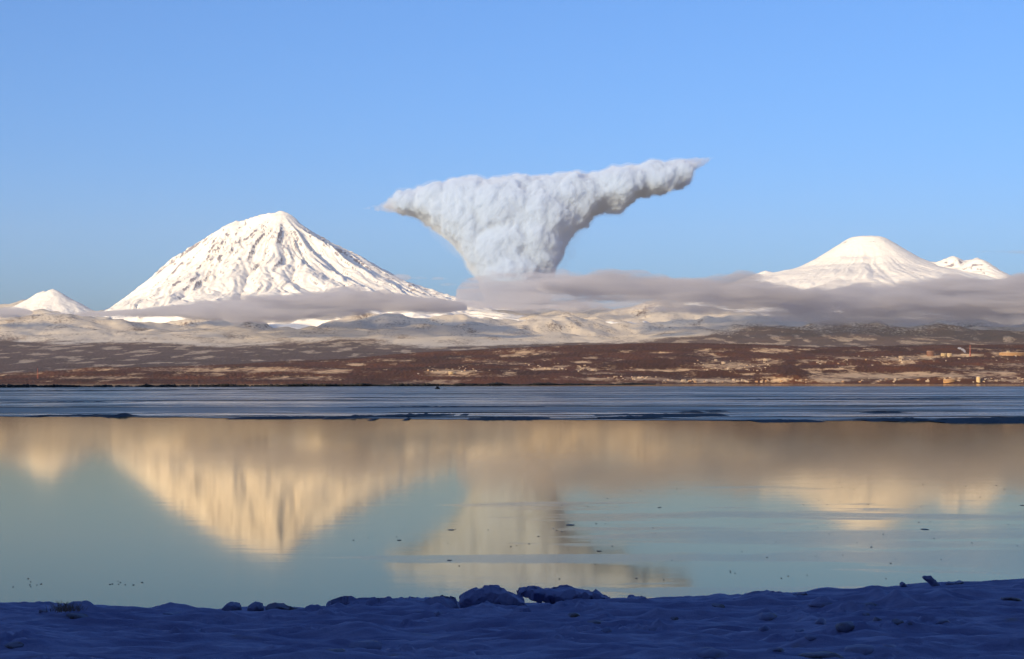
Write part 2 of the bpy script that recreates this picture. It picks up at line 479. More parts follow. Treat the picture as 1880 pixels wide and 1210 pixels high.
def coast_height(X, Y):
    U = X / Y; PX = CXP + FPX * U
    ys = YS0 + 260 * gn2(X / 1300, 0.3, 71) + 90 * gn2(X / 350, 0.7, 72)
    t = (Y - ys) / (YC0 - ys)
    crest = np.interp(PX, *CREST)
    e = np.clip(t, 0, 1) ** 0.9
    row = HYP + 1 - (HYP - crest) * e
    Z = (HYP - row) / FPX * Y
    Z += (40 * fbm(X / 1400, Y / 1200, 5, 73) + 46 * (ridged(X / 2600, Y / 1100, 3, 74) - 0.3)) * sstep(0.03, 0.35, t) * (1 - 0.6 * sstep(0.8, 1.0, t))
    right = sstep(1180, 1420, PX)
    bluff = (10 + 30 * right * (0.55 + 0.7 * gn2(X / 420, 1.7, 75)) + 12 * np.exp(-((PX - 1435) / 40) ** 2))
    Z = np.maximum(Z, bluff * sstep(0.0, 0.045, t) * (1 + 0.25 * fbm(X / 90, Y / 60, 3, 76)) - 3)
    Z -= 260 * np.clip(t - 1.02, 0, 1) ** 1.1
    Z = np.where(t < 0, -6 + 0 * Z, Z - 3 * (1 - sstep(0, 0.01, t)))
    return Z, t, PX

def build_coast():
    NU, NV = 1050, 210
    U, FY = np.meshgrid(np.linspace(-0.36, 0.36, NU), 9150 * (14400 / 9150) ** np.linspace(0, 1, NV))
    FX = U * FY
    Z, t, PX = coast_height(FX, FY)
    ROW = HYP - (Z - CAMZ) / FY * FPX
    snow = 0.44 * sstep(-0.05, 0.38, fbm(FX / 230, FY / 420, 6, 77)) + 0.10
    for (px, py, rx, ry, a) in SNOWF:
        q = ((PX - px) / (rx * 1.15)) ** 2 + ((ROW - py) / (ry * 1.25)) ** 2
        snow = np.maximum(snow, (0.16 + 0.74 * a) * np.exp(-q ** 1.2))
    snow *= 1 + 0.8 * fbm(FX / 160, FY / 380, 5, 78)
    wood = 1 - sstep(0.35, 0.6, snow)
    rng = np.random.default_rng(5)
    Z = np.where(t > 0.03, Z + wood * rng.uniform(-2, 6, Z.shape), Z)
    tag(obj('coast_hills', grid_mesh('coast_hills', FX, FY, Z, M_COAST, {'snow': snow})), 'brown wooded hills with snowy clearings along the far shore', 'hills', kind='structure')
build_coast()

# ------------------------------------------------------------------ unseen ridge behind the camera, raised and steepened to darken the near shore
def build_back_ridge():
    X, Y = np.meshgrid(np.linspace(-9000, 9000, 140), np.concatenate([np.linspace(-4200, -500, 40), np.linspace(-460, -60, 22)]))
    Z = np.interp(Y, [-4200, -2600, -1500, -1000, -420, -200, -120, -60], [0, 420, 860, 780, 400, 260, 160, 2.5]) * (0.94 + 0.14 * fbm(X / 1500, Y / 1500, 4, 81))
    t = NT('ridge_woodland'); v = t.coords(); n = t.noise(v, 0.01, 5)
    m = t.set(t.mix(t.remap(n, 0.5, 0.7), (0.05, 0.035, 0.03), (0.16, 0.15, 0.15)), 0.9)
    tag(obj('hill', grid_mesh('hill', X, Y, Z, m)), 'unseen wooded ridge shaped to shade the near shore', 'hill', kind='structure')
build_back_ridge()

# ------------------------------------------------------------------ bay water
def build_water():
    t = NT('bay_water'); v = t.coords()
    vx = t.coords((0.35, 1.0, 1.0))
    film = t.noise(t.coords((0.10, 0.42, 1.0), rot=(0, 0, math.radians(3))), 0.42, 8, 0.66)      # thin new-ice film in patches
    fm = t.remap(film, 0.46, 0.53)
    sep = t.add('ShaderNodeSeparateXYZ'); t.link(v, sep.inputs[0])
    side = t.remap(t.math('ADD', sep.outputs[0], t.math('MULTIPLY', sep.outputs[1], 0.04)), -9, 6)
    nearer = t.remap(sep.outputs[1], 110, 60)
    fm = t.remap(t.math('ADD', film, t.math('MULTIPLY', t.math('SUBTRACT', t.math('MULTIPLY', side, nearer), 1.0), 0.30)), 0.44, 0.52)
    n1 = t.noise(vx, 3.0, 3, 0.5); n2 = t.noise(vx, 0.5, 2, 0.5)
    h = t.math('ADD', t.math('MULTIPLY', n1, 0.25), n2)
    nm = t.bump(h, 0.018, 0.1)
    nb = t.add('ShaderNodeBump'); nb.inputs['Distance'].default_value = 0.05; t.link(t.noise(t.coords((0.5, 1.0, 1.0)), 6.0, 5, 0.65), nb.inputs['Height']); t.link(nm, nb.inputs['Normal']); t.link(t.math('MULTIPLY', fm, 0.10), nb.inputs['Strength']); nm = nb.outputs[0]
    col = t.mix(fm, (0.10, 0.10, 0.045), (0.26, 0.26, 0.20))
    rough = t.remap(fm, 0, 1, 0.055, 0.12)
    gl = t.add('ShaderNodeBsdfGlossy'); gl.inputs['Color'].default_value = (1.0, 0.84, 0.60, 1.0)      # warm tint put into the mirror colour to hold back reflected sky blue
    df = t.add('ShaderNodeBsdfDiffuse'); fr = t.add('ShaderNodeFresnel'); mx = t.add('ShaderNodeMixShader')
    fr.inputs['IOR'].default_value = 1.33
    t.link(rough, gl.inputs['Roughness']); t.link(nm, gl.inputs['Normal']); t.link(col, df.inputs['Color'])
    t.link(fr.outputs[0], mx.inputs[0]); t.link(df.outputs[0], mx.inputs[1]); t.link(gl.outputs[0], mx.inputs[2]); t.link(mx.outputs[0], t.out.inputs['Surface'])
    t.n.remove(t.p); m = t.m
    X, Y = np.meshgrid(np.linspace(-60000, 60000, 3), np.array([-130.0, 20000.0, 60000.0]))
    tag(obj('water', grid_mesh('water', X, Y, 0 * X, m, smooth=False)), 'still bay water mirroring the mountains', 'water', kind='structure')
build_water()

# ------------------------------------------------------------------ sea ice beyond the still water
def row2d(row): return CAMZ * FPX / (row - HYP)
def build_sea_ice():
    t = NT('grey_sea_ice')
    v = t.coords()
    st = t.noise(t.coords((0.0022, 0.016, 1.0), rot=(0, 0, math.radians(-1.0))), 1.0, 8, 0.66, 0.4)
    st2 = t.noise(t.coords((0.045, 0.16, 1.0), rot=(0, 0, math.radians(0.6))), 1.0, 7, 0.7, 0.5)
    s = t.math('ADD', t.math('MULTIPLY', st, 0.5), t.math('MULTIPLY', st2, 0.5))
    smooth = t.remap(s, 0.495, 0.54)
    fine = t.noise(t.coords((0.25, 0.5, 1.0)), 1.0, 7, 0.72)
    nm = t.add('ShaderNodeBump'); t.link(fine, nm.inputs['Height']); nm.inputs['Distance'].default_value = 0.15
    t.link(t.remap(smooth, 0, 1, 0.55, 0.02), nm.inputs['Strength'])
    ld = t.noise(t.coords((0.006, 0.055, 1.0), rot=(0, 0, math.radians(1.2))), 1.0, 6, 0.6, 0.3)
    lead = t.math('MULTIPLY', t.remap(t.math('ABSOLUTE', t.math('SUBTRACT', ld, 0.5)), 0.022, 0.04, 1.0, 0.0), t.remap(t.noise(t.coords((0.004, 0.012, 1.0)), 1.0, 3), 0.38, 0.5))
    col = t.mix(smooth, (0.005, 0.009, 0.022), (0.15, 0.135, 0.13))
    col = t.mix(lead, col, (0.004, 0.006, 0.010))
    t.p.inputs['IOR'].default_value = 1.31
    m = t.set(col, t.remap(smooth, 0, 1, 0.28, 0.13), nm.outputs[0], t.math('MULTIPLY', t.remap(smooth, 0, 1, 0.03, 0.32), t.remap(lead, 0, 1, 1.0, 0.0)))
    NU, NV = 700, 60
    U, T = np.meshgrid(np.linspace(-0.6, 0.6, NU), np.linspace(0, 1, NV))
    PX = CXP + FPX * U
    edge = np.interp(PX, [-1200, 0, 250, 450, 700, 900, 1200, 1500, 1880, 3000], [764, 764.5, 766, 768, 769, 770.5, 772, 773, 775, 776]) + 1.6 * fbm(PX / 70, 0.5, 6, 83)
    D0 = row2d(edge)
    Y = D0 * (2600.0 / D0) ** T
    X = U * Y
    Z = 0.03 + 0.015 * fbm(X / 12, Y / 20, 3, 84) * sstep(0, 0.03, T)
    tag(obj('sea_ice', grid_mesh('sea_ice', X, Y, Z, m)), 'streaked blue-grey sea ice beyond the still water', 'sea ice', kind='structure')
build_sea_ice()

# ------------------------------------------------------------------ near snow bank
BCREST = ([-900, 0, 60, 200, 330, 400, 580, 700, 850, 1000, 1130, 1300, 1400, 1500, 1600, 1700, 1800, 1880, 2700], [1098, 1105, 1108, 1113.5, 1116, 1118, 1119, 1114, 1112, 1106, 1100, 1097, 1093, 1086, 1078, 1070, 1067, 1062, 1050])
def bank_z(X, Y, detail=True):
    X = np.asarray(X, float); Y = np.asarray(Y, float)
    Ys = np.maximum(Y, 4.0)
    PX = CXP + FPX * X / Ys
    PXc = CXP + FPX * X / 36.0
    row = np.interp(PXc, *BCREST)
    Dc = 36.0 + 0.8 * gn2(X / 5, 0.2, 91)
    zc = CAMZ + (HYP - row) / FPX * Dc
    t = (Y - 24) / (Dc - 24)
    z24 = 1.46
    z = np.where(t > 0, z24 + (zc - z24) * np.clip(t, 0, 1), z24 + (24 - Y) / 24 * 1.8)
    over = np.maximum(Y - Dc, 0)
    z = z - np.minimum(0.5 * over + 0.12 * over ** 2, 2.2)
    if detail:
        fade = 1 - 0.65 * sstep(0.80, 1.0, t)
        z = z + fade * 0.20 * fbm(X / 3.0 + 0.25 * Y, Y / 1.7, 4, 92)
        z = z + fade * 0.16 * (ridged(X / 3.2 - 0.1 * Y, Y / 0.75 + 0.10 * X, 3, 93) - 0.3)
        z = z + 0.024 * fbm(X / 0.45, Y / 0.3, 4, 94)
        rub = sstep(0.15, 0.45, fbm(X / 2.2, Y / 1.6, 3, 96)) * fade
        z = z + rub * 0.11 * np.abs(fbm(X / 0.35, Y / 0.3, 4, 97)) * 2
    for (px, row, D, w, h) in DRIFTS:
        x = px2x(px, D); s_ = D / FPX
        z = z + h * s_ * np.exp(-((X - x) / (w * s_ * 0.75)) ** 2 - ((Y - D - w * s_ * 0.2) / (w * s_ * 0.9 + 0.15)) ** 2)
    return z
DRIFTS = [(650, 1125, 34.2, 95, 7), (760, 1125, 34.2, 95, 7), (900, 1128, 33.6, 62, 13), (890, 1140, 32.4, 40, 8), (1010, 1118, 33.2, 60, 6), (1090, 1115, 33.6, 60, 5), (1390, 1108, 34.2, 60, 7)]

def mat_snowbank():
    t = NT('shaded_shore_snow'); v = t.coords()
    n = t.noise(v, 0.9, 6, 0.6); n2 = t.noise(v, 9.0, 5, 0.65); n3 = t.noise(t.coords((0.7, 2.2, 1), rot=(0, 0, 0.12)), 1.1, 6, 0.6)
    col = t.mix(t.remap(n3, 0.35, 0.7), (0.155, 0.165, 0.33), (0.265, 0.275, 0.46))  # depth of the blue shade is put into the snow's base colour
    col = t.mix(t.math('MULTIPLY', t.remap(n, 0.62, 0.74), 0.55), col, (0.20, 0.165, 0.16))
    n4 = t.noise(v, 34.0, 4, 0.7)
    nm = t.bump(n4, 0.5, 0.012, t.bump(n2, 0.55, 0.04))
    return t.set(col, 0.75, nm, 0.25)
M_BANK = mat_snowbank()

BLOCKS = [  # photo column, row of the foot, width, height, material, label
    (140, 1133, 74, 18, 'd', 'dirty snow hump with dry grass at the left end of the bank'), (78, 1124, 22, 8, 'd', 'small dark snow lump left of the grassy hump'),
    (22, 1186, 60, 10, 'd', 'low dirty crust of ice by the lower left corner'), (320, 1128, 60, 8, 'i', 'faint low snow hump between the grassy hump and the three ice lumps'),
    (665, 1186, 110, 20, 'i', 'wide low ice hump with a dark cracked edge below the long snow ridge'), (612, 1206, 80, 13, 'd', 'dark crusted ice hump at the bottom edge of the picture'),
    (805, 1128, 26, 12, 'i', 'small ice lump in the hollow under the long snow ridge'), (1114, 1160, 32, 18, 'i', 'round snow boulder below the ice slab'),
    (1098, 1146, 48, 9, 'd', 'flat dirty lump just behind the round snow boulder'), (1204, 1158, 32, 8, 'i', 'low ice lump right of the round snow boulder'),
    (1052, 1130, 34, 9, 'd', 'crumbled ice heap in front of the ice slab'), (1240, 1138, 40, 9, 'd', 'flat dirty ice lump below the double bump of snow'),
    (1318, 1114, 36, 9, 'd', 'dirty ice lump at the foot of the rounded snow mound'), (1405, 1158, 30, 16, 'i', 'rounded ice boulder standing alone left of the rubble'),
    (1405, 1133, 60, 12, 'i', 'low snow swell behind the lone rounded ice boulder'), (1508, 1145, 48, 18, 'i', 'ice block with a black hollow at the left end of the rubble'),
    (1470, 1160, 36, 11, 'i', 'small snow lump in front of the hollow ice block'), (1490, 1171, 34, 9, 'i', 'lowest snow lump below the hollow ice block'),
    (1555, 1152, 62, 20, 'd', 'large brownish ice block in the middle of the rubble'), (1588, 1130, 34, 9, 'i', 'small flat block at the back of the rubble'),
    (1612, 1140, 30, 13, 'd', 'pale sandy block between the brownish block and the rubble end'), (1648, 1146, 34, 18, 'd', 'dark cracked ice block at the right end of the rubble'),
    (1672, 1149, 24, 10, 'd', 'small dark chunk beside the cracked ice block'), (1730, 1144, 44, 10, 'i', 'low grey lump standing right of the rubble'),
    (1515, 1110, 70, 8, 'i', 'flat crust of ice behind the rubble'), (1600, 1112, 40, 7, 'd', 'thin dirty crust right of the flat crust of ice'),
    (1860, 1102, 50, 8, 'd', 'dark crust of ice at the right edge of the bank'), (1300, 1200, 100, 16, 'i', 'broad snow hump near the bottom edge below the lone boulder'),
    (1510, 1206, 110, 18, 'd', 'large dirty hump cut by the bottom edge'), (1585, 1196, 90, 18, 'i', 'smooth snow hump behind the large dirty hump'), (1640, 1188, 40, 10, 'i', 'small pointed snow hump right of the smooth one'),
    (1425, 1196, 40, 8, 'i', 'little snow hump between the two broad humps at the bottom')]
for (px, row, w, h, m, lab) in BLOCKS:
    DRIFTS.append((px, row, 24 + (1215 - row) / 8.6, w * 0.62, h * 0.85))

def build_bank():
    NU, NV = 820, 330
    uu = np.linspace(-1, 1, NU); uu = 0.40 * uu + 0.75 * np.sign(uu) * np.maximum(0, np.abs(uu) - 0.8) / 0.2
    U, T = np.meshgrid(uu, np.linspace(0, 1, NV))
    Y = np.where(T < 0.12, 6 + (22 - 6) * (T / 0.12), 22 + (41 - 22) * (T - 0.12) / 0.88)
    X = U * Y
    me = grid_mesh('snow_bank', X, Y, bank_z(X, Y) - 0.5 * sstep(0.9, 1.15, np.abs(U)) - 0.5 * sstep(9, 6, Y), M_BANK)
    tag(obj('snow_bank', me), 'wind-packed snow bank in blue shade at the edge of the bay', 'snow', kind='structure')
    X, Y = np.meshgrid(np.linspace(-700, 700, 300), np.concatenate([np.linspace(-75, 0, 12), np.linspace(3, 42, 30)]))
    Z = bank_z(X, Y, False) - 0.42
    Z = np.where(Y < 0, 2.84 + 0 * Z, Z)
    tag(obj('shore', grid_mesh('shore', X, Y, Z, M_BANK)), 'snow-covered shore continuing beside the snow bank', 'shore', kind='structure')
build_bank()

# ------------------------------------------------------------------ lumpy bodies (plume, clouds, hummocks)
def _ico(sub):
    import bmesh
    bm = bmesh.new(); bmesh.ops.create_icosphere(bm, subdivisions=sub, radius=1.0)
    v = np.array([p.co[:] for p in bm.verts]); f = np.array([[q.index for q in p.verts] for p in bm.faces]); bm.free()
    return v, f
ICO2, ICO3, ICO4 = _ico(2), _ico(3), _ico(4)

def remesh(ells, voxel):
    """union of ellipsoids (centre, radii) -> one closed skin: vertices, normals, faces"""
    v0, f0 = ICO2
    V = np.concatenate([np.array(c) + v0 * np.array(r) for c, r in ells]); F = np.concatenate([f0 + i * len(v0) for i in range(len(ells))])
    return voxel_skin(V, F, voxel)

def voxel_skin(V, F, voxel):
    """closed outer skin of a mesh that may cut through itself"""
    me = mesh_np('tmp', V, F); o = obj('tmp', me)
    md = o.modifiers.new('r', 'REMESH'); md.mode = 'VOXEL'; md.voxel_size = voxel
    dg = bpy.context.evaluated_depsgraph_get(); ev = o.evaluated_get(dg); m2 = ev.to_mesh()
    n = len(m2.vertices); co = np.empty(n * 3, np.float32); m2.vertices.foreach_get('co', co)
    no = np.empty(n * 3, np.float32); m2.vertices.foreach_get('normal', no)
    lt = np.empty(len(m2.loops), np.int32); m2.loops.foreach_get('vertex_index', lt)
    tot = np.empty(len(m2.polygons), np.int32); m2.polygons.foreach_get('loop_total', tot)
    F = lt.reshape(-1, 4) if (tot == 4).all() else None
    ev.to_mesh_clear(); bpy.data.objects.remove(o); bpy.data.meshes.remove(me)
    return drop_cavities(co.reshape(-1, 3).astype(float), no.reshape(-1, 3).astype(float), F)

def drop_cavities(V, N, F):
    """a remeshed union can enclose hollow pockets: keep only skins that enclose their inside"""
    lab = np.arange(len(V))
    while True:
        m = lab[F].min(1); new = lab.copy()
        for k in range(4): np.minimum.at(new, F[:, k], m)
        new = new[new]
        if (new == lab).all(): break
        lab = new
    a, b, c, d = (V[F[:, k]] - V.mean(0) for k in range(4))
    vol = (np.einsum('ij,ij->i', a, np.cross(b, c)) + np.einsum('ij,ij->i', a, np.cross(c, d))) / 6
    tot = np.zeros(len(V)); np.add.at(tot, lab[F[:, 0]], vol)
    keep = tot[lab[F[:, 0]]] > 0.002 * tot.max()
    F = F[keep]; used = np.unique(F); idx = np.full(len(V), -1); idx[used] = np.arange(len(used))
    return V[used], N[used], idx[F]

def vnormals(V, F):
    n = np.cross(V[F[:, 2]] - V[F[:, 0]], V[F[:, 3]] - V[F[:, 1]])
    N = np.zeros_like(V)
    for k in range(4): np.add.at(N, F[:, k], n)
    return N / np.maximum(np.linalg.norm(N, axis=1, keepdims=True), 1e-9)

def inpoly(px, py, poly):
    x = np.array([p[0] for p in poly], float); y = np.array([p[1] for p in poly], float)
    ins = np.zeros(len(px), bool); dmin = np.full(len(px), 1e9)
    for a, b, c, d in zip(x, y, np.roll(x, -1), np.roll(y, -1)):
        if b != d: ins ^= ((b > py) != (d > py)) & (px < (c - a) * (py - b) / (d - b) + a)
        t = np.clip(((px - a) * (c - a) + (py - b) * (d - b)) / max((c - a) ** 2 + (d - b) ** 2, 1e-9), 0, 1)
        dmin = np.minimum(dmin, np.hypot(px - a - t * (c - a), py - b - t * (d - b)))
    return ins, dmin

def poly_blob(poly, D, depth, n, voxel, rmin=2.0, rmax=60.0, seed=1, thin=1.0, fill=0.95, wide=None):
    """ellipsoids that fill an outline and the depth behind it, in metres about (0, D, 0)"""
    rnd = np.random.default_rng(seed); s = D / FPX; m = n * 12
    x = rnd.uniform(min(p[0] for p in poly), max(p[0] for p in poly), m); y = rnd.uniform(min(p[1] for p in poly), max(p[1] for p in poly), m)
    ins, d = inpoly(x, y, poly)
    k = np.where(ins & (d > rmin * 0.6))[0][:n]
    x, y, d = x[k], y[k], d[k]; m = len(k)
    r = np.clip(d * fill, rmin, rmax) * rnd.uniform(0.75, 1.0, m)
    half = depth * np.minimum(1.0, (d / (rmax * 0.9)) ** 0.5 + 0.15)
    dy = rnd.uniform(-1, 1, m) * half; q = rnd.uniform(0.9, 1.4, m)
    return remesh([((px2x(x[i], D), D + dy[i], px2z(y[i], D)), (r[i] * s * (1.0 if wide is None else 1 + wide * max(0.0, min(1.0, (410 - y[i]) / 30)) * q[i]), r[i] * s * q[i] * thin, r[i] * s)) for i in range(m)], voxel)

def billow(V, N, layers, stretch=(1, 1, 1), seed=5):
    st = np.array(stretch)
    for i, (lam, amp) in enumerate(layers):
        n = np.abs(gn3(V / (lam * st) + 11.3 * i, seed + i * 13))
        V = V + N * ((n - 0.28) * 2 * amp)[:, None]
    return V

# ------------------------------------------------------------------ eruption plume
def build_plume():
    D = 46000.0
    poly = [(690, 381), (715, 366), (765, 346), (830, 334), (870, 330), (905, 334), (1000, 327), (1080, 319), (1140, 309), (1200, 299), (1255, 293), (1285, 296),
            (1262, 318), (1268, 340), (1225, 352), (1180, 357), (1150, 366), (1142, 384), (1128, 394), (1100, 388), (1062, 400), (1052, 420), (1042, 446), (1036, 470), (1022, 492), (1014, 525),
            (1010, 570), (890, 570), (880, 520), (862, 490), (842, 462), (818, 432), (800, 408), (770, 398), (730, 390)]
    V, N, F = poly_blob(poly, D, 1000, 1500, 38.0, 4.0, 60.0, 3, fill=1.06, wide=0.55)
    V = billow(V, N, [(1100, 60), (560, 66)], seed=7); N = vnormals(V, F)
    V = billow(V, N, [(290, 58)], seed=31); N = vnormals(V, F)
    V, N, F = voxel_skin(V, F, 31.0)
    V = billow(V, N, [(190, 48)], seed=57); N = vnormals(V, F)
    V = billow(V, N, [(90, 20)], seed=58)
    m = NT('ash_cloud').volume(0.014, (0.79, 0.885, 0.995))
    root = empty('eruption_plume', (px2x(950, D), D, px2z(570, D)))
    V = V - np.array(root.location[:])
    obj('billowing_column', mesh_np('billowing_column', V, F, m), root)
    tag(root, 'grey-white ash plume spreading into an anvil between the two volcanoes', 'ash plume')
    vf, _, ff = voxel_skin(billow(V, vnormals(V, F), [(420, 45)], seed=71) + vnormals(V, F) * 60.0, F, 60.0)
    obj('vapour_fringe', mesh_np('vapour_fringe', vf, ff, NT('ash_fringe').volume(0.0009, (0.83, 0.90, 0.992))), root)
    mw = NT('ash_wisp').volume(0.0016, (0.82, 0.85, 0.92))
    for nm, pl, sd in (('wisp', [(652, 383), (690, 375), (750, 358), (800, 392), (760, 398), (705, 391)], 4), ('wisp', [(1225, 300), (1260, 290), (1318, 287), (1300, 300), (1275, 316), (1240, 318)], 5)):
        v, n, f = poly_blob(pl, D, 300, 260, 26.0, 2.6, 14.0, sd)
        v = billow(v, n, [(400, 22), (160, 10)], (1.6, 1, 0.7), sd)
        obj(nm, mesh_np(nm, v - np.array(root.location[:]), f, mw), root)
    mv = NT('falling_ash').volume(0.00016, (0.9, 0.9, 0.94))
    for pl, sd in (([(745, 385), (830, 385), (900, 500), (860, 505), (800, 450)], 6), ([(1040, 400), (1110, 385), (1075, 430), (1040, 520), (1015, 520)], 8)):
        v, n, f = poly_blob(pl, D, 500, 50, 60.0, 6.0, 30.0, sd)
        obj('ash_veil', mesh_np('ash_veil', billow(v, n, [(600, 120), (250, 60)], (1, 1, 1.5), sd) - np.array(root.location[:]), f, mv), root)
build_plume()

# ------------------------------------------------------------------ clouds
def cloud(name, label, tops, bots, D, depth, dens, n, voxel, layers, seed, stretch=(2.2, 2.0, 0.8), col=(0.70, 0.695, 0.73), group=None):
    """a bank of cloud between an upper and a lower edge given along its length"""
    rnd = random.Random(seed); s = D / FPX
    xs = [p[0] for p in tops]; x0, x1 = min(xs), max(xs)
    ells = []
    for i in range(n):
        x = rnd.uniform(x0, x1)
        top = np.interp(x, [p[0] for p in tops], [p[1] for p in tops]); bot = np.interp(x, [p[0] for p in bots], [p[1] for p in bots])
        h = (bot - top) / 2
        if h < 0.6: h = 0.6
        r = max(h * rnd.uniform(0.45, 1.0), 0.8 * voxel / s)
        yc = rnd.uniform(min(top + r, (top + bot) / 2), max(bot - r, (top + bot) / 2))
        dd = rnd.uniform(-1, 1) * depth
        rx = min(r * rnd.uniform(2.0, 5.0), max(x - x0, 4), max(x1 - x, 4))
        ells.append(((px2x(x, D + dd), D + dd, px2z(yc, D + dd)), (rx * s, max(rx * s * 0.8, depth * 0.25), r * s)))
    vox = voxel
    V, N, F = remesh(ells, vox)
    vx = CXP + FPX * V[:, 0] / V[:, 1]
    loc_h = s * (np.interp(vx, [p[0] for p in bots], [p[1] for p in bots]) - np.interp(vx, [p[0] for p in tops], [p[1] for p in tops]))
    endf = sstep(0, 40, np.minimum(vx - x0, x1 - vx))
    for i, (l, a_) in enumerate(layers):
        q = np.abs(gn3(V / (l * np.array(stretch)) + 11.3 * i, seed + i * 13))
        V = V + N * ((q - 0.28) * 2 * np.minimum(a_ * 1.6, 0.26 * loc_h) * endf)[:, None]
    V, N, F = voxel_skin(V, F, vox * 0.9)
    t = NT(name + '_vapour'); m = t.volume(dens, col, 0.1)
    if x1 - x0 > 200:
        v = t.coords((0.16, 0.3, 2.0)); nz = t.noise(v, 0.0034, 7, 0.64, 0.25)
        t.link(t.remap(nz, 0.42, 0.62, dens * 0.03, dens * 2.7), t.n['Principled Volume'].inputs['Density'])
        m.cycles.volume_step_rate = 0.35
    loc = V.mean(0)
    o = obj(name, mesh_np(name, V - loc, F, m)); o.location = loc
    return tag(o, label, 'cloud', group)

cloud('cloud', 'long mauve cloud bank lying across the foot of the smooth volcano', [(985, 515), (1020, 505), (1100, 503), (1200, 503), (1300, 509), (1400, 516), (1500, 520), (1600, 518), (1700, 514), (1800, 506), (1900, 500), (2250, 495)],
      [(985, 535), (1050, 547), (1200, 556), (1300, 562), (1400, 568), (1600, 575), (1750, 582), (1900, 590), (2250, 590)], 25600, 2300, 0.0015, 520, 50.0, [(1000, 130), (420, 80), (190, 40)], 11)
cloud('cloud', 'grey-blue cloud sheet sagging below the long cloud bank', [(1180, 562), (1300, 556), (1500, 556), (1700, 556), (2000, 560), (2250, 560)], [(1180, 570), (1300, 585), (1500, 597), (1700, 600), (2000, 604), (2250, 604)], 27200, 1800, 0.0007, 130, 70.0, [(900, 110), (350, 60)], 12)
cloud('cloud', 'low cream and grey cloud hiding the foot of the tall volcano', [(140, 576), (260, 566), (380, 554), (430, 541), (470, 544), (530, 553), (590, 538), (640, 530), (700, 533), (760, 540), (810, 549), (860, 566)],
      [(140, 579), (260, 582), (380, 588), (500, 590), (620, 584), (740, 578), (810, 574), (860, 569)], 26300, 2200, 0.0020, 520, 48.0, [(1000, 120), (420, 70), (190, 35)], 13)
cloud('cloud', 'pale ragged cloud where the ash plume meets the cloud bank', [(835, 545), (865, 525), (900, 504), (960, 494), (1010, 499), (1045, 510), (1090, 532)], [(835, 562), (880, 570), (950, 572), (1030, 572), (1090, 560)], 33000, 1100, 0.0006, 190, 40.0, [(700, 110), (300, 60), (140, 28)], 14)
cloud('cloud', 'pale thin cloud veil under the left end of the long cloud bank', [(840, 556), (950, 550), (1100, 549), (1260, 554)], [(840, 566), (950, 574), (1100, 577), (1260, 570)], 31500, 700, 0.0007, 110, 38.0, [(700, 70), (300, 40)], 24)
cloud('cloud', 'grey cloud scrap cut by the left edge beside the small peak', [(-200, 560), (0, 562), (40, 564), (62, 574)], [(-200, 588), (0, 586), (40, 582), (62, 577)], 26500, 1500, 0.0015, 70, 50.0, [(600, 70), (250, 35)], 15)
cloud('cloud', 'thin cloud streak between the small peak and the tall volcano', [(62, 578), (120, 572), (200, 570), (330, 568)], [(62, 581), (120, 580), (200, 580), (330, 578)], 28000, 700, 0.0008, 80, 26.0, [(500, 50), (200, 25)], 16)
cloud('cloud', 'small brownish cloud clinging to the shoulder slope of the tall volcano', [(700, 512), (715, 503), (740, 502), (756, 508)], [(700, 515), (720, 516), (745, 516), (756, 512)], 31500, 200, 0.0018, 26, 16.0, [(250, 35), (110, 18)], 17)
cloud('cloud', 'flat lens of cloud on the middle of the smooth volcano', [(1537, 471), (1555, 468), (1580, 469), (1606, 474)], [(1537, 474), (1560, 478), (1585, 477), (1606, 476)], 31500, 200, 0.0017, 26, 16.0, [(250, 25), (110, 12)], 18)
cloud('cloud', 'faint brown cloud streak in the sky right of the side cones', [(1785, 459), (1830, 458), (1900, 459), (1960, 461)], [(1785, 463), (1830, 467), (1900, 468), (1960, 465)], 40000, 300, 0.0007, 40, 22.0, [(400, 45), (160, 22)], 19)
cloud('cloud', 'bright sunlit strip of cloud under the right end of the cloud bank', [(1692, 562), (1730, 558), (1800, 557), (1836, 561)], [(1692, 564), (1730, 567), (1800, 566), (1836, 563)], 25500, 250, 0.003, 50, 18.0, [(300, 25), (120, 12)], 20)
for px, py, sd in ((770, 510, 21), (806, 511, 22), (822, 522, 23)):
    cloud('cloud', 'tiny faint cloud puff between the tall volcano and the ash plume', [(px - 16, py), (px, py - 4), (px + 18, py)], [(px - 16, py + 3), (px, py + 4), (px + 18, py + 2)], 33000, 150, 0.0009, 16, 18.0, [(200, 25)], sd, group='tiny puffs between volcano and plume')

# ------------------------------------------------------------------ haze
def build_haze():
    x0, x1, y0, y1, z0, z1 = -45000, 45000, -9500, 43500, -9.0, 3620.0
    V = np.array([(x, y, z) for z in (z0, z1) for y in (y0, y1) for x in (x0, x1)])
    F = np.array([(0, 2, 3, 1), (4, 5, 7, 6), (0, 1, 5, 4), (2, 6, 7, 3), (0, 4, 6, 2), (1, 3, 7, 5)])
    m = NT('thin_air').volume(5.8e-6, (0.97, 0.95, 0.96))
    tag(obj('haze', mesh_np('haze', V, F, m, False)), 'thin pale haze in the air over the bay', 'haze', kind='stuff')
build_haze()

# ------------------------------------------------------------------ ice and snow lumps on the bank
def find_D(px, row):
    D = np.linspace(23.0, 36.5, 400)
    z = bank_z((px - CXP) / FPX * D, D)
    r = HYP - (z - CAMZ) / D * FPX
    k = np.where(r <= row)[0]
    return float(D[k[0]] if len(k) else D[int(np.argmin(r))])

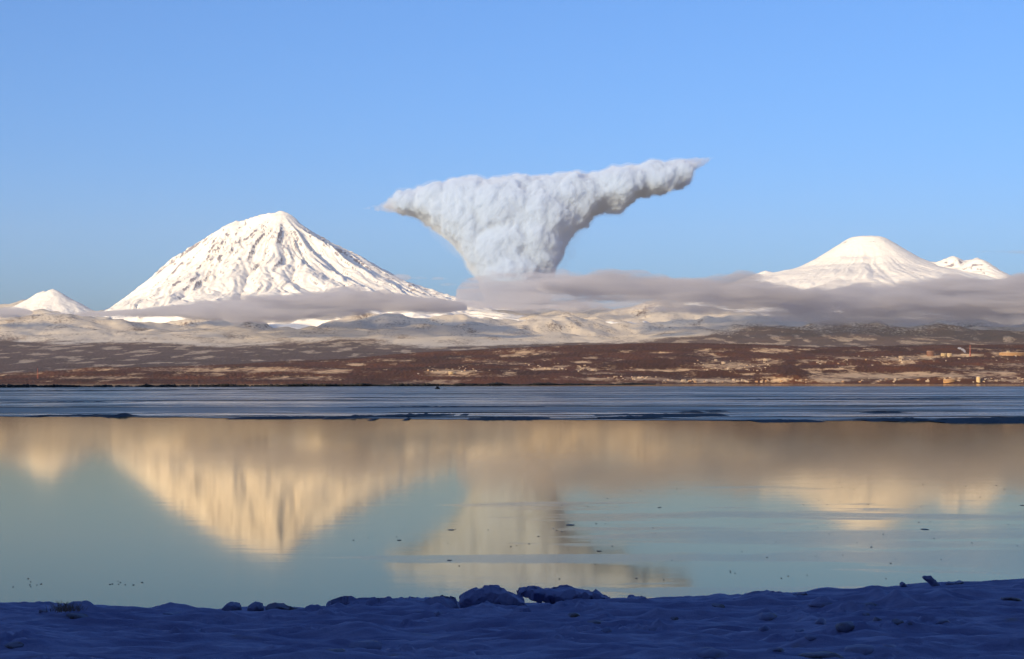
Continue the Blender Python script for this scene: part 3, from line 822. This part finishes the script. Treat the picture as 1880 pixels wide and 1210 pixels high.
def mat_ice(name, clean, clean2, dirt, lo, hi):
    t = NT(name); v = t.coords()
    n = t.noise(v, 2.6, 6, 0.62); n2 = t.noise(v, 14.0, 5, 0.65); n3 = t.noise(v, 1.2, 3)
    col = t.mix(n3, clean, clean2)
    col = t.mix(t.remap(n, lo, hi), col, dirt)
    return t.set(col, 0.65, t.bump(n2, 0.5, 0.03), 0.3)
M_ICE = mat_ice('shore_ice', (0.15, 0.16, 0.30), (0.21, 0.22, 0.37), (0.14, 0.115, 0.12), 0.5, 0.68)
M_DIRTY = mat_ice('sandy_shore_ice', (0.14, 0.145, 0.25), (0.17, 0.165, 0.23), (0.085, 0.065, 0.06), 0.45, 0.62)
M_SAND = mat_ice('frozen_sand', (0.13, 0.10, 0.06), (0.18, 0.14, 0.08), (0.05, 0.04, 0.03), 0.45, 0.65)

def facet(V, N, k, seed, strength=0.85):
    """flatten patches of the surface into planes, as broken ice has them"""
    rnd = np.random.default_rng(seed)
    S = V[rnd.choice(len(V), k, replace=False)]
    lab = np.argmin(((V[:, None, :] - S[None]) ** 2).sum(2), axis=1)
    out = V.copy()
    for i in range(k):
        m = lab == i
        if m.sum() < 8: continue
        n = N[m].mean(0); n /= max(np.linalg.norm(n), 1e-9)
        out[m] = V[m] - strength * ((V[m] - V[m].mean(0)) @ n)[:, None] * n
    return out

def lump(name, label, poly, D, depth, voxel, seed, mat=M_ICE, n=420, rmax=18.0, rough=1.0, cat='ice block', group=None, parent=None, origin=None, angular=34):
    V, N, F = poly_blob(poly, D, depth, n * 3 if n < 200 else n, voxel, 1.3, rmax, seed, fill=1.0)
    st = D / FPX
    if angular: V = facet(V, N, int(angular), seed); N = vnormals(V, F)
    V = billow(V, N, [(34 * st, 1.4 * st * rough), (9 * st, 0.6 * st * rough), (4 * st, 0.35 * st * rough)], (1, 1, 1), seed)
    base = np.array(origin if origin is not None else (V[:, 0].mean(), D, V[:, 2].min()))
    o = obj(name, mesh_np(name, V - base, F, mat), parent)
    if parent is None:
        o.location = base
        tag(o, label, cat, group)
    return o

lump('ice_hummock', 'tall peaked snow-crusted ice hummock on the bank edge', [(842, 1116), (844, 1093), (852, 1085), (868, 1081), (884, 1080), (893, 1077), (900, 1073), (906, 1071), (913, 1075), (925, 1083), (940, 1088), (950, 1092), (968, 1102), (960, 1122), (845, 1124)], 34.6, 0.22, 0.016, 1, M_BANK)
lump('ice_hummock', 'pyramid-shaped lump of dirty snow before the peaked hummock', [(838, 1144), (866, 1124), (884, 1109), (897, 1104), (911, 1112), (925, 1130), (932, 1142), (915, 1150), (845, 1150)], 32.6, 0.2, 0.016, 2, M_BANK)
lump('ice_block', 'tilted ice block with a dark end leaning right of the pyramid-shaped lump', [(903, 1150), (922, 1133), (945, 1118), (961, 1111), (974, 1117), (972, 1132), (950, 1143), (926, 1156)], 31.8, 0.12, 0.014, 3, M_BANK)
lump('snow_mound', 'low rubble mound at the foot of the tilted ice block', [(930, 1146), (950, 1139), (985, 1135), (1010, 1140), (1000, 1154), (935, 1156)], 31.0, 0.2, 0.016, 4, cat='snow mound')
slab_root = empty('ice_slab', (px2x(1035, 34.0), 34.0, px2z(1118, 34.0)))
tag(slab_root, 'broad overhanging ice slab with a dark hollow of frozen sand under it', 'ice slab')
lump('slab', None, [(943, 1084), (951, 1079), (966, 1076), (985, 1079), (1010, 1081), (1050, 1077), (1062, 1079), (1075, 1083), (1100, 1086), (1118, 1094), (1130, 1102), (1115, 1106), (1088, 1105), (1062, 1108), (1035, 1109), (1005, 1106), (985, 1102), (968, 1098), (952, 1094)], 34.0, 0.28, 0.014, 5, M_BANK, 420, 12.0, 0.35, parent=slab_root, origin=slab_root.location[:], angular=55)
lump('frozen_sand', None, [(1000, 1100), (1040, 1102), (1090, 1100), (1122, 1102), (1100, 1113), (1060, 1122), (1030, 1122), (1010, 1110)], 34.25, 0.12, 0.016, 6, M_SAND, 60, 8.0, 0.8, parent=slab_root, origin=slab_root.location[:])
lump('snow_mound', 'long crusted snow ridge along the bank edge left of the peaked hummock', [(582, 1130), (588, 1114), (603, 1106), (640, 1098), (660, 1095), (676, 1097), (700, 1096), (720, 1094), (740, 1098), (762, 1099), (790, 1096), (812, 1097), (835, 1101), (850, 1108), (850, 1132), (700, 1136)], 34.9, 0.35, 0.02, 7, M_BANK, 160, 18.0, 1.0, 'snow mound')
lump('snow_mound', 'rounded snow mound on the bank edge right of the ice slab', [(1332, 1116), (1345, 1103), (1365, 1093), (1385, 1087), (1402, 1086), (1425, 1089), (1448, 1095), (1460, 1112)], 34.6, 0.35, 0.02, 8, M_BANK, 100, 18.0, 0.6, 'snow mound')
lump('ice_block', 'flat-topped ice lump, first of the three on the skyline of the bank', [(402, 1124), (410, 1112), (424, 1107), (440, 1107), (445, 1115), (442, 1128)], 34.6, 0.12, 0.012, 9)
lump('ice_block', 'round boulder-like ice lump, middle of the three on the bank edge', [(454, 1120), (458, 1110), (470, 1104), (481, 1106), (486, 1116), (482, 1128), (458, 1128)], 34.6, 0.1, 0.012, 10)
lump('ice_block', 'long dirty brown ice lump, last of the three on the bank edge', [(487, 1122), (491, 1110), (503, 1107), (520, 1109), (536, 1114), (552, 1118), (562, 1126), (500, 1132)], 34.5, 0.16, 0.013, 11, M_DIRTY)
lump('ice_plate', 'thin ice plate tipped up on the bank edge at far right', [(1692, 1060), (1697, 1056), (1702, 1058), (1708, 1056), (1716, 1063), (1724, 1072), (1728, 1080), (1712, 1080), (1704, 1070)], 35.0, 0.03, 0.008, 12, M_ICE, 60, 5.0, 0.25, 'ice plate')
lump('ice_block', 'small pointed ice shard left of the tipped-up plate', [(1650, 1078), (1653, 1069), (1657, 1066), (1661, 1070), (1668, 1078)], 35.0, 0.05, 0.008, 13, M_ICE, 30, 5.0, 0.4)
lump('ice_plate', 'flat ice plate lying right of the tipped-up plate', [(1730, 1076), (1738, 1068), (1766, 1066), (1771, 1068), (1772, 1078)], 35.2, 0.15, 0.012, 14, M_ICE, 50, 6.0, 0.3, 'ice plate')
lump('ice_plate', 'flat ice plate jutting from the bank edge right of the rounded mound', [(1452, 1094), (1460, 1089), (1480, 1087), (1484, 1094)], 35.0, 0.12, 0.012, 15, M_ICE, 40, 5.0, 0.3, 'ice plate')
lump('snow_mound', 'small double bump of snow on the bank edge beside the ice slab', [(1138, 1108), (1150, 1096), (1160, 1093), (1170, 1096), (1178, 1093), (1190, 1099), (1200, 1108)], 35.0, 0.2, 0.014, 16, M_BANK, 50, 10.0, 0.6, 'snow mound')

def facet_block(name, label, px, row, w, h, seed, mat=M_ICE, depth=1.0, cat='ice block', ico=ICO3, flat=0.55):
    """angular ice lump half buried in the bank: an icosphere cut by random planes"""
    rnd = np.random.default_rng(seed); D = find_D(px, row); s = D / FPX
    v, f = ico
    r = np.ones(len(v)) * 1.15
    for _ in range(13):
        n = rnd.normal(size=3); n /= np.linalg.norm(n)
        d = v @ n
        r = np.where(d > 0.25, np.minimum(r, rnd.uniform(0.72, 1.0) / np.maximum(d, 0.25)), r)
    V = v * r[:, None]
    V = V * (1 + 0.10 * gn3(V * 2.2 + seed, seed) + 0.05 * gn3(V * 5 + seed, seed + 1))[:, None]
    V = V * np.array([w * s / 2, w * s / 2 * depth, h * s]) 
    o = obj(name, mesh_np(name, V, f, mat))
    x = px2x(px, D); z = float(bank_z(np.array([x]), np.array([D]))[0])
    o.location = (x, D + w * s * 0.25, z - h * s * 0.42)
    o.rotation_euler = (rnd.uniform(-0.1, 0.1), rnd.uniform(-0.12, 0.12), rnd.uniform(0, 3))
    tag(o, label, cat)
    return o

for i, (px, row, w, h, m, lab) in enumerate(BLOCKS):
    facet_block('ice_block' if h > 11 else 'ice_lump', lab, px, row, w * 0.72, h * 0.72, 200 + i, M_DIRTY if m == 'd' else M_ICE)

def build_grass(px, row, w, n, label, seed):
    rnd = random.Random(seed); D = find_D(px, row); s = D / FPX
    V = []; F = []
    for i in range(n):
        bx = rnd.gauss(0, w * s * 0.3); by = rnd.gauss(0, 0.12); h = rnd.uniform(0.05, 0.16); lean = rnd.uniform(-0.09, 0.09); wd = 0.004
        k = len(V)
        V += [(bx - wd, by, 0), (bx + wd, by, 0), (bx + lean * 0.5 + wd * 0.7, by, h * 0.6), (bx + lean * 0.5 - wd * 0.7, by, h * 0.6), (bx + lean * 1.2, by + rnd.uniform(-.03, .03), h), (bx + lean * 1.2 + 0.001, by, h)]
        F += [(k, k + 1, k + 2, k + 3), (k + 3, k + 2, k + 5, k + 4)]
    m = NT('dry_grass').set((0.22, 0.16, 0.10), 0.8)
    o = obj('grass_tuft', mesh_np('grass_tuft', np.array(V), np.array(F), m, False))
    x = px2x(px, D); o.location = (x, D + 0.05, float(bank_z(np.array([x]), np.array([D]))[0]) + 0.08)
    tag(o, label, 'grass tuft')
build_grass(118, 1132, 46, 160, 'pale dry grass tuft on the grassy snow hump', 1)

# ------------------------------------------------------------------ rubble ridges on the sea ice
M_FLOE = mat_ice('dark_wet_ice', (0.012, 0.018, 0.03), (0.03, 0.045, 0.07), (0.008, 0.008, 0.01), 0.5, 0.7)
M_FLOE.node_tree.nodes['Principled BSDF'].inputs['Specular IOR Level'].default_value = 0.05
def ice_ridge(label, x0, x1, row, rise, h, seed, group='dark ice ridges at the edge of the sea ice'):
    """long low ridge of broken ice: rise = rows it climbs from its left to its right end"""
    n, k = max(24, int((x1 - x0) / 2)), 9
    px = np.linspace(x0, x1, n)
    rows = row - rise * np.linspace(-0.5, 0.5, n) + 0.35 * fbm(px / 40, 0.3 + seed, 3, seed)
    D = row2d(rows); X = (px - CXP) / FPX * D
    hh = 1.7 * h * D / FPX * (0.45 + 0.8 * np.abs(fbm(px / 14, seed * 1.7, 4, seed + 1)) * 2) * np.sin(np.linspace(0.02, math.pi - 0.02, n)) ** 0.5
    wd = 8.0 + 0 * D
    T = np.linspace(-1, 1, k)[:, None]
    XX = np.repeat(X[None], k, 0); YY = D[None] + T * wd[None] * (1 + 0.3 * gn2(X / 2.0, 3.3, seed)[None])
    ZZ = 0.035 + hh[None] * (1 - T ** 2) * (0.75 + 0.5 * gn2(XX / 0.8, YY / 0.6, seed + 2)) - 0.05 * (np.abs(T) > 0.95)
    c = np.array([X.mean(), D.mean(), 0.03])
    o = obj('ice_ridge', grid_mesh('ice_ridge', XX - c[0], YY - c[1], ZZ - c[2], M_FLOE)); o.location = c
    tag(o, label, 'ice ridge', group)
RIDGES = [
    ('thin black ice ridge on the ice edge nearest the left frame side', 62, 96, 764, 0, 1.2), ('long black ice ridge hugging the ice edge left of the teal hump', 112, 210, 763.2, 0.3, 1.6), ('short teal ice hump on the ice edge at far left', 208, 238, 764.5, 0, 3.0),
    ('narrow dark ice ridge left of the middle on the ice edge', 430, 600, 767.5, 1, 2.2), ('dark ice ridge climbing away from the edge below the ash plume reflection', 600, 700, 766.5, 3, 3.0), ('long dark ridge running behind the climbing ridge', 680, 835, 763.5, 2.5, 2.6),
    ('small black ice hump alone on the water edge', 681, 690, 770.5, 0, 2.6), ('tiny black lump on the ice edge right of the lone hump', 744, 752, 770, 0, 1.6), ('short black block of ice standing in the pale ice', 846, 860, 762, 0, 2.2),
    ('broad dark ridge in the middle of the ice edge', 860, 1010, 769, 1.5, 2.6), ('dark ridge rising to the right below the coast buildings', 1100, 1330, 765.5, 6, 2.8), ('upper thin ridge above the rising one', 1090, 1325, 761.5, 2, 1.4),
    ('log-shaped dark ice piece floating in the pale ice', 1251, 1286, 757, 1, 2.2), ('broken dark ice piece right of the log-shaped one', 1298, 1333, 755.5, 1, 1.6), ('thin dark ridge on the ice edge right of the middle', 1380, 1500, 773, 0.5, 1.8),
    ('dark ridge below the smooth volcano at mid ice', 1590, 1665, 758.5, 0.5, 1.8), ('wide navy ridge on the ice edge below the smooth volcano', 1580, 1715, 771.5, 0, 3.0), ('heavy black ridge at the right end of the ice edge', 1715, 1900, 774.5, 0.5, 3.2), ('second black ridge behind the heavy one at the right end', 1730, 1900, 769.5, 2, 2.2),
    ('faint long ridge in the far blue ice at left', 0, 260, 739, 1.2, 1.0), ('faint long ridge in the far blue ice at right', 1300, 1900, 733, 3, 1.2), ('middle-distance dark ridge across the centre of the ice', 640, 1000, 747.5, 1.5, 1.3)]
for i, (lab, x0, x1, row, rise, h) in enumerate(RIDGES):
    ice_ridge(lab, x0, x1, row, rise, h, 300 + i)

# ------------------------------------------------------------------ scraps of ice and weed afloat on the still water
M_SCRAP = NT('floating_scrap').set((0.06, 0.065, 0.065), 0.6)
def scrap(px, row, w, seed, label, group=None):
    rnd = np.random.default_rng(seed); D = row2d(row); s = D / FPX
    v, f = ICO2
    V = v * (1 + 0.35 * gn3(v * 1.7 + seed, seed))[:, None] * np.array([w * s * 0.7, w * s * 1.2, max(w * s * 0.05, 0.008)])
    o = obj('floating_scrap', mesh_np('floating_scrap', V, f, M_SCRAP)); o.location = (px2x(px, D), D, 0.006)
    tag(o, label, 'floating ice', group)
for i, (px, row, w, lab) in enumerate([(828, 973, 9, 'black scrap afloat below the left side of the plume reflection'), (1047, 964, 12, 'black scrap afloat at the right side of the plume reflection'), (1698, 972, 11, 'largest lone black scrap afloat at the right'), (1878, 928, 8, 'black scrap afloat at the right frame edge'), (733, 992, 6, 'lone dark scrap right of the volcano reflection'), (825, 1029, 6, 'lone dark scrap below the plume reflection'), (1100, 1012, 6, 'lone dark scrap between plume reflection and ice slab'), (1211, 932, 5, 'lone dark scrap on clear water right of centre')]):
    scrap(px, row, w, 400 + i, lab)
rs = random.Random(9)
for i in range(90):
    if i < 14: px, row = rs.uniform(600, 1080), rs.uniform(970, 1045)
    elif i < 75: px, row = rs.uniform(1020, 1880), 880 + 190 * rs.random() ** 0.8
    else: px, row = rs.choice((40, 70, 215, 235)) + rs.gauss(0, 14), 1073 + rs.gauss(0, 4)
    scrap(px, row, rs.uniform(1.2, 3.0), 420 + i, 'tiny dark speck of ice or weed scattered on the still water', 'tiny specks on the still water')

# ------------------------------------------------------------------ dark spit with scrub, mud bar, rock
SPIT = ([-900, 0, 300, 630, 900, 1100, 1205], [714.5, 712, 711.2, 709.8, 708.3, 706.9, 706.0])
def build_spit():
    t = NT('dark_spit'); n = t.noise(t.coords(), 0.2, 4)
    m = t.set(t.mix(n, (0.012, 0.011, 0.010), (0.03, 0.026, 0.022)), 0.95)
    n_, k = 500, 7
    px = np.linspace(-900, 1205, n_); D = row2d(np.interp(px, *SPIT)); X = (px - CXP) / FPX * D
    T = np.linspace(0, 1, k)[:, None]
    taper = sstep(1205, 1100, px) * 0.8 + 0.2
    YY = D[None] + T * 60 * taper[None]; XX = np.repeat(X[None], k, 0) * YY / D[None]
    ZZ = -0.3 + 1.5 * np.sin(T * math.pi) ** 0.7 * (0.8 + 0.4 * fbm(px / 60, 0.2, 3, 86))[None]
    tag(obj('spit', grid_mesh('spit', XX, YY, ZZ, m)), 'long dark low spit across the left of the bay', 'spit', kind='structure')
    V = []; F = []; rnd = random.Random(12)
    v0, f0 = _ico(1)
    VS = []; FS = []; cnt = 0
    for i in range(2600):
        p = rnd.uniform(-900, 1203) if i > 900 else rnd.uniform(600, 1203)
        d = row2d(float(np.interp(p, *SPIT))) + rnd.uniform(5, 50) * (0.3 if p > 1120 else 1)
        tall = float(np.interp(p, [-900, 0, 600, 900, 1200], [2.6, 2.6, 3.4, 4.2, 4.6])) * rnd.uniform(0.55, 1.15) * (0.75 + 0.5 * float(gn2(np.array([p / 25]), np.array([0.5]), 88)[0]))
        w = tall * rnd.uniform(0.6, 1.3)
        q = v0 * np.array([w, w, tall * 0.55]) * (1 + 0.35 * np.random.default_rng(i).uniform(-1, 1, (len(v0), 1)))
        VS.append(q + np.array([px2x(p, d), d, 0.9 + tall * 0.4])); FS.append(f0 + cnt); cnt += len(v0)
    ms = NT('dark_scrub').set((0.014, 0.013, 0.010), 0.95)
    tag(obj('scrub', mesh_np('scrub', np.concatenate(VS), np.concatenate(FS), ms, False)), 'dark scrub covering the spit', 'scrub', kind='stuff')
    px = np.linspace(-700, 640, 260); D = row2d(np.interp(px, [-700, 0, 300, 640], [721, 718.6, 717, 713.5])); X = (px - CXP) / FPX * D
    YY = D[None] + T * 26 * (1 + 0.4 * gn2(px / 50, 0.1, 89))[None]; XX = np.repeat(X[None], k, 0) * YY / D[None]
    ZZ = -0.05 + 0.75 * np.sin(T * math.pi) ** 0.6 * (0.7 + 0.7 * fbm(px / 22, 0.7, 3, 90))[None] * sstep(640, 420, px)[None]
    tag(obj('mud_bar', grid_mesh('mud_bar', XX, YY, ZZ, m)), 'thin black mud bar before the spit at far left', 'mud bar', kind='structure')
    D = row2d(714.2); s = D / FPX
    o = lump('rock', 'dark jagged rock in the water off the spit', [(798, 714), (800, 711), (803, 708.4), (806, 711), (809, 714), (812, 716), (796, 716)], D, 1.2, 0.22, 17, ms, 40, 3.0, 0.5, 'rock')
    o = lump('rock', 'low dark rock right of the jagged rock', [(813, 714.5), (816, 713), (820, 714), (820, 715.5), (812, 715.5)], D, 0.8, 0.16, 18, ms, 20, 1.5, 0.3, 'rock')
build_spit()

# ------------------------------------------------------------------ far shore: buildings, chimney, mast, smoke
def coast_D(px, row):
    D = np.linspace(9400, 13200, 900)
    Z, t, _ = coast_height((px - CXP) / FPX * D, D)
    r = HYP - (Z - CAMZ) / D * FPX
    k = np.where((r <= row) & (t > 0.004))[0]
    i = k[0] if len(k) else int(np.argmin(r))
    return float(D[i]), float(Z[i])

def bmat(name, c): return NT(name).set(c, 0.8, None, 0.2)
B_WALL = [bmat('cream_plaster', (0.50, 0.36, 0.19)), bmat('pale_concrete', (0.40, 0.30, 0.21)), bmat('ochre_plaster', (0.45, 0.25, 0.10)), bmat('brown_brick', (0.20, 0.09, 0.055))]
B_ROOF = bmat('snowy_roof', (0.45, 0.36, 0.28)); B_GLASS = NT('dark_window').set((0.03, 0.03, 0.035), 0.2)
def block_mesh(w, d, h, gable, wall, windows=True):
    """house: walls, overhanging roof and sunk window strips in one small mesh"""
    V = []; F = []; M = []
    def box(x0, x1, y0, y1, z0, z1, mi):
        k = len(V); V.extend([(x, y, z) for z in (z0, z1) for y in (y0, y1) for x in (x0, x1)])
        F.extend([(k, k + 2, k + 3, k + 1), (k + 4, k + 5, k + 7, k + 6), (k, k + 1, k + 5, k + 4), (k + 2, k + 6, k + 7, k + 3), (k, k + 4, k + 6, k + 2), (k + 1, k + 3, k + 7, k + 5)]); M.extend([mi] * 6)
    box(-w / 2, w / 2, -d / 2, d / 2, -4, h, 0)
    if gable:
        k = len(V); e = 0.06 * w
        V.extend([(-w / 2 - e, -d / 2 - e, h), (w / 2 + e, -d / 2 - e, h), (w / 2 + e, d / 2 + e, h), (-w / 2 - e, d / 2 + e, h), (-w / 2 - e, 0, h + d * 0.35), (w / 2 + e, 0, h + d * 0.35)])
        F.extend([(k, k + 1, k + 5, k + 4), (k + 2, k + 3, k + 4, k + 5), (k, k + 4, k + 3, k), (k + 1, k + 2, k + 5, k + 1), (k, k + 3, k + 2, k + 1)]); M.extend([1] * 5)
        F[-3] = (k, k + 4, k + 3); F[-2] = (k + 1, k + 2, k + 5)
    else:
        box(-w / 2 - 0.4, w / 2 + 0.4, -d / 2 - 0.4, d / 2 + 0.4, h + 0.003, h + 1.0, 1)
    if windows:
        n = max(1, int(h // 3.2))
        for j in range(n): box(-w / 2 + 1, w / 2 - 1, -d / 2 - 0.06, -d / 2 + 0.2, 1.2 + j * 3.0, 2.3 + j * 3.0, 2)
    me = bpy.data.meshes.new('building'); me.from_pydata(V, [], F)
    for m in (wall, B_ROOF, B_GLASS): me.materials.append(m)
    for p, mi in zip(me.polygons, M): p.material_index = mi
    return me
PROTO = [block_mesh(10, 8, 4, True, B_WALL[0]), block_mesh(13, 9, 4.5, True, B_WALL[1]), block_mesh(26, 11, 10, False, B_WALL[1]), block_mesh(20, 11, 8, False, B_WALL[1]), block_mesh(11, 9, 4.5, True, B_WALL[2]), block_mesh(18, 11, 6.5, False, B_WALL[2])]
def building(px, row, mesh, label, group=None, rz=0.0, name='building', cat='building'):
    D, z = coast_D(px, row)
    o = obj(name, mesh); o.location = (px2x(px, D), D, z); o.rotation_euler = (0, 0, rz)
    k = rb.uniform(0.45, 0.85); o.scale = (k * rb.uniform(0.7, 1.2), k, k)
    tag(o, label, cat, group)
    return o
rb = random.Random(21)
CLUST = [  # columns, rows, how many, prototypes, label, group
    ((1205, 1490), (698, 702.5), 46, (0, 1, 2, 4, 5), 'tiny sunlit building in the row along the far waterfront left of the brown bluff', 'waterfront row left of the bluff'),
    ((1500, 1880), (694, 702), 40, (0, 1, 3, 4, 5), 'tiny building along the far waterfront right of the brown bluff', 'waterfront row right of the bluff'),
    ((1275, 1415), (662, 682), 44, (0, 1, 4, 3), 'tiny house in the hillside town below the left foot of the smooth volcano', 'hillside town'),
    ((1085, 1205), (692, 698), 22, (0, 1, 2, 4), 'tiny building on the low shore behind the tip of the spit', 'houses behind the tip of the spit'),
    ((935, 1045), (668, 680), 16, (0, 1, 3), 'tiny building beside the long snowy field below the ash plume', 'houses by the long snowy field'),
    ((1060, 1100), (672, 683), 12, (0, 3, 2), 'tiny building in the small cluster right of the long snowy field', 'small cluster right of the long field'),
    ((757, 900), (674, 689), 22, (0, 1, 4), 'tiny house in the scattered village below the left of the ash plume', 'scattered village'),
    ((1500, 1700), (655, 672), 24, (0, 1, 4, 3), 'tiny house scattered over the slope below the smooth volcano', 'houses on the slope below the smooth volcano'),
    ((1690, 1880), (654, 664), 18, (0, 1, 3), 'tiny house below the yellow apartment blocks', 'houses below the yellow blocks')]
for (xa, xb), (ra, rb_), n, protos, lab, grp in CLUST:
    for i in range(n):
        building(rb.uniform(xa, xb), rb.uniform(ra, rb_), PROTO[rb.choice(protos)], lab, grp, rb.uniform(-0.5, 0.5))
def big_building(px, row, w, d, h, wall, label):
    D, z = coast_D(px, row); s = D / FPX; w *= s; h *= s
    root = empty('building', (px2x(px, D), D, z)); tag(root, label, 'building')
    def bx(nm, x0, x1, y0, y1, z0, z1, m):
        V = np.array([(x, y, q) for q in (z0, z1) for y in (y0, y1) for x in (x0, x1)])
        return obj(nm, mesh_np(nm, V, np.array([(0, 2, 3, 1), (4, 5, 7, 6), (0, 1, 5, 4), (2, 6, 7, 3), (0, 4, 6, 2), (1, 3, 7, 5)]), m, False), root)
    bx('wall', -w / 2, w / 2, -d / 2, d / 2, -8, h, wall)
    bx('roof', -w / 2 - .5, w / 2 + .5, -d / 2 - .5, d / 2 + .5, h + 0.003, h + 1.2, B_ROOF)
    for j in range(max(1, int(h // 3.4))): bx('window_band', -w / 2 + 1, w / 2 - 1, -d / 2 - 0.08, -d / 2 + .3, 1.4 + j * 3.2, 2.6 + j * 3.2, B_GLASS)
    return root
big_building(1732, 654, 9, 14, 5.0, B_WALL[0], 'left one of the two bright yellow apartment blocks on the hilltop')
big_building(1743, 654, 9, 14, 5.0, B_WALL[0], 'right one of the two bright yellow apartment blocks on the hilltop')
big_building(1708, 653, 13, 18, 8.0, B_WALL[3], 'dark brown square building left of the yellow blocks')
big_building(1785, 653.5, 42, 16, 3.0, B_WALL[1], 'long pale low hall right of the yellow blocks')
big_building(1858, 652.5, 46, 18, 5.0, B_WALL[2], 'long ochre hall on the hilltop by the right frame edge')
big_building(1851, 648.5, 6, 12, 4.0, B_WALL[1], 'small pale tower block above the long ochre hall')
big_building(1742, 702, 20, 14, 5.0, B_WALL[2], 'ochre waterfront warehouse below the yellow blocks')
big_building(1655, 658, 10, 14, 4.0, B_WALL[1], 'pale block alone on the slope left of the dark brown building')
big_building(1406, 663, 9, 14, 4.0, B_WALL[1], 'pale block at the upper right end of the hillside town')
big_building(1329, 668, 6, 12, 3.0, B_WALL[1], 'brightest pale block at the top of the hillside town')
big_building(828, 687, 9, 14, 4.5, B_WALL[0], 'cream block standing out in the scattered village')

def tube(n, rings):
    a = np.linspace(0, 2 * math.pi, n, endpoint=False)
    V = np.concatenate([np.stack([r * np.cos(a), r * np.sin(a), z + 0 * a], 1) for z, r in rings])
    F = [(j * n + i, j * n + (i + 1) % n, (j + 1) * n + (i + 1) % n, (j + 1) * n + i) for j in range(len(rings) - 1) for i in range(n)]
    return V, np.array(F)
def build_chimney():
    D, z = coast_D(1781, 654); root = empty('chimney', (px2x(1781, D), D, z)); tag(root, 'tall thin red power-station chimney on the hilltop', 'chimney')
    bands = [bmat('red_paint', (0.30, 0.07, 0.045)), bmat('dull_red_paint', (0.42, 0.16, 0.11))]
    for j in range(6):
        h0, h1 = j * 12 - (4 if j == 0 else 0), (j + 1) * 12
        v, f = tube(14, [(h0, 3.4 - 0.03 * h0), (h1, 3.4 - 0.03 * h1)]); obj('band', mesh_np('band', v, f, bands[j % 2]), root)
    v, f = tube(14, [(72.003, 1.24), (72.003, 1.7), (73.2, 1.7), (73.2, 1.0)]); obj('rim', mesh_np('rim', v, f, bands[0]), root)
    V, N, F = poly_blob([(1756, 639), (1760, 636.5), (1766, 638), (1772, 642), (1776, 649), (1771, 648), (1764, 643), (1758, 641)], D + 60, 10, 40, 2.2, 0.8, 3.0, 61)
    loc = V.mean(0); o = obj('smoke', mesh_np('smoke', billow(V, N, [(14, 2.0)], seed=3) - loc, F, NT('white_steam').volume(0.05, (0.95, 0.95, 0.97)))); o.location = loc
    tag(o, 'small white smoke puff drifting left of the red chimney', 'smoke', kind='thing')
    D, z = coast_D(69, 696); root = empty('mast', (px2x(69, D), D, z)); tag(root, 'thin reddish lattice mast on the low hills at far left', 'mast')
    mm = bmat('red_steel', (0.35, 0.10, 0.07))
    for sx in (-1, 1):
        for sy in (-1, 1):
            v, f = tube(5, [(-3, 0.5), (62, 0.3)]); v = v + np.stack([sx * np.interp(v[:, 2], [0, 62], [3.2, 0.5]), sy * np.interp(v[:, 2], [0, 62], [3.2, 0.5]), 0 * v[:, 2]], 1); obj('leg', mesh_np('leg', v, f, mm), root)
    for j in range(7):
        q = np.interp(4 + j * 9, [0, 62], [3.2, 0.5]); h = 4 + j * 9
        V = np.array([(x, y, h + dz) for dz in (0, 0.5) for y in (-q, q) for x in (-q, q)])
        obj('cross_brace', mesh_np('cross_brace', V, np.array([(0, 2, 3, 1), (4, 5, 7, 6), (0, 1, 5, 4), (2, 6, 7, 3), (0, 4, 6, 2), (1, 3, 7, 5)]), mm, False), root)
    D, z = coast_D(1796, 701.5); root = empty('storage_tank', (px2x(1796, D), D, z)); tag(root, 'bright rounded storage tank on the waterfront at right', 'storage tank')
    v, f = tube(18, [(-3, 11), (26, 11)]); obj('wall', mesh_np('wall', v, f, B_WALL[0]), root)
    v, f = tube(18, [(26.003, 11.2), (29, 8), (31, 3), (31.4, 0.2)]); obj('roof', mesh_np('roof', v, f, B_ROOF), root)
build_chimney()
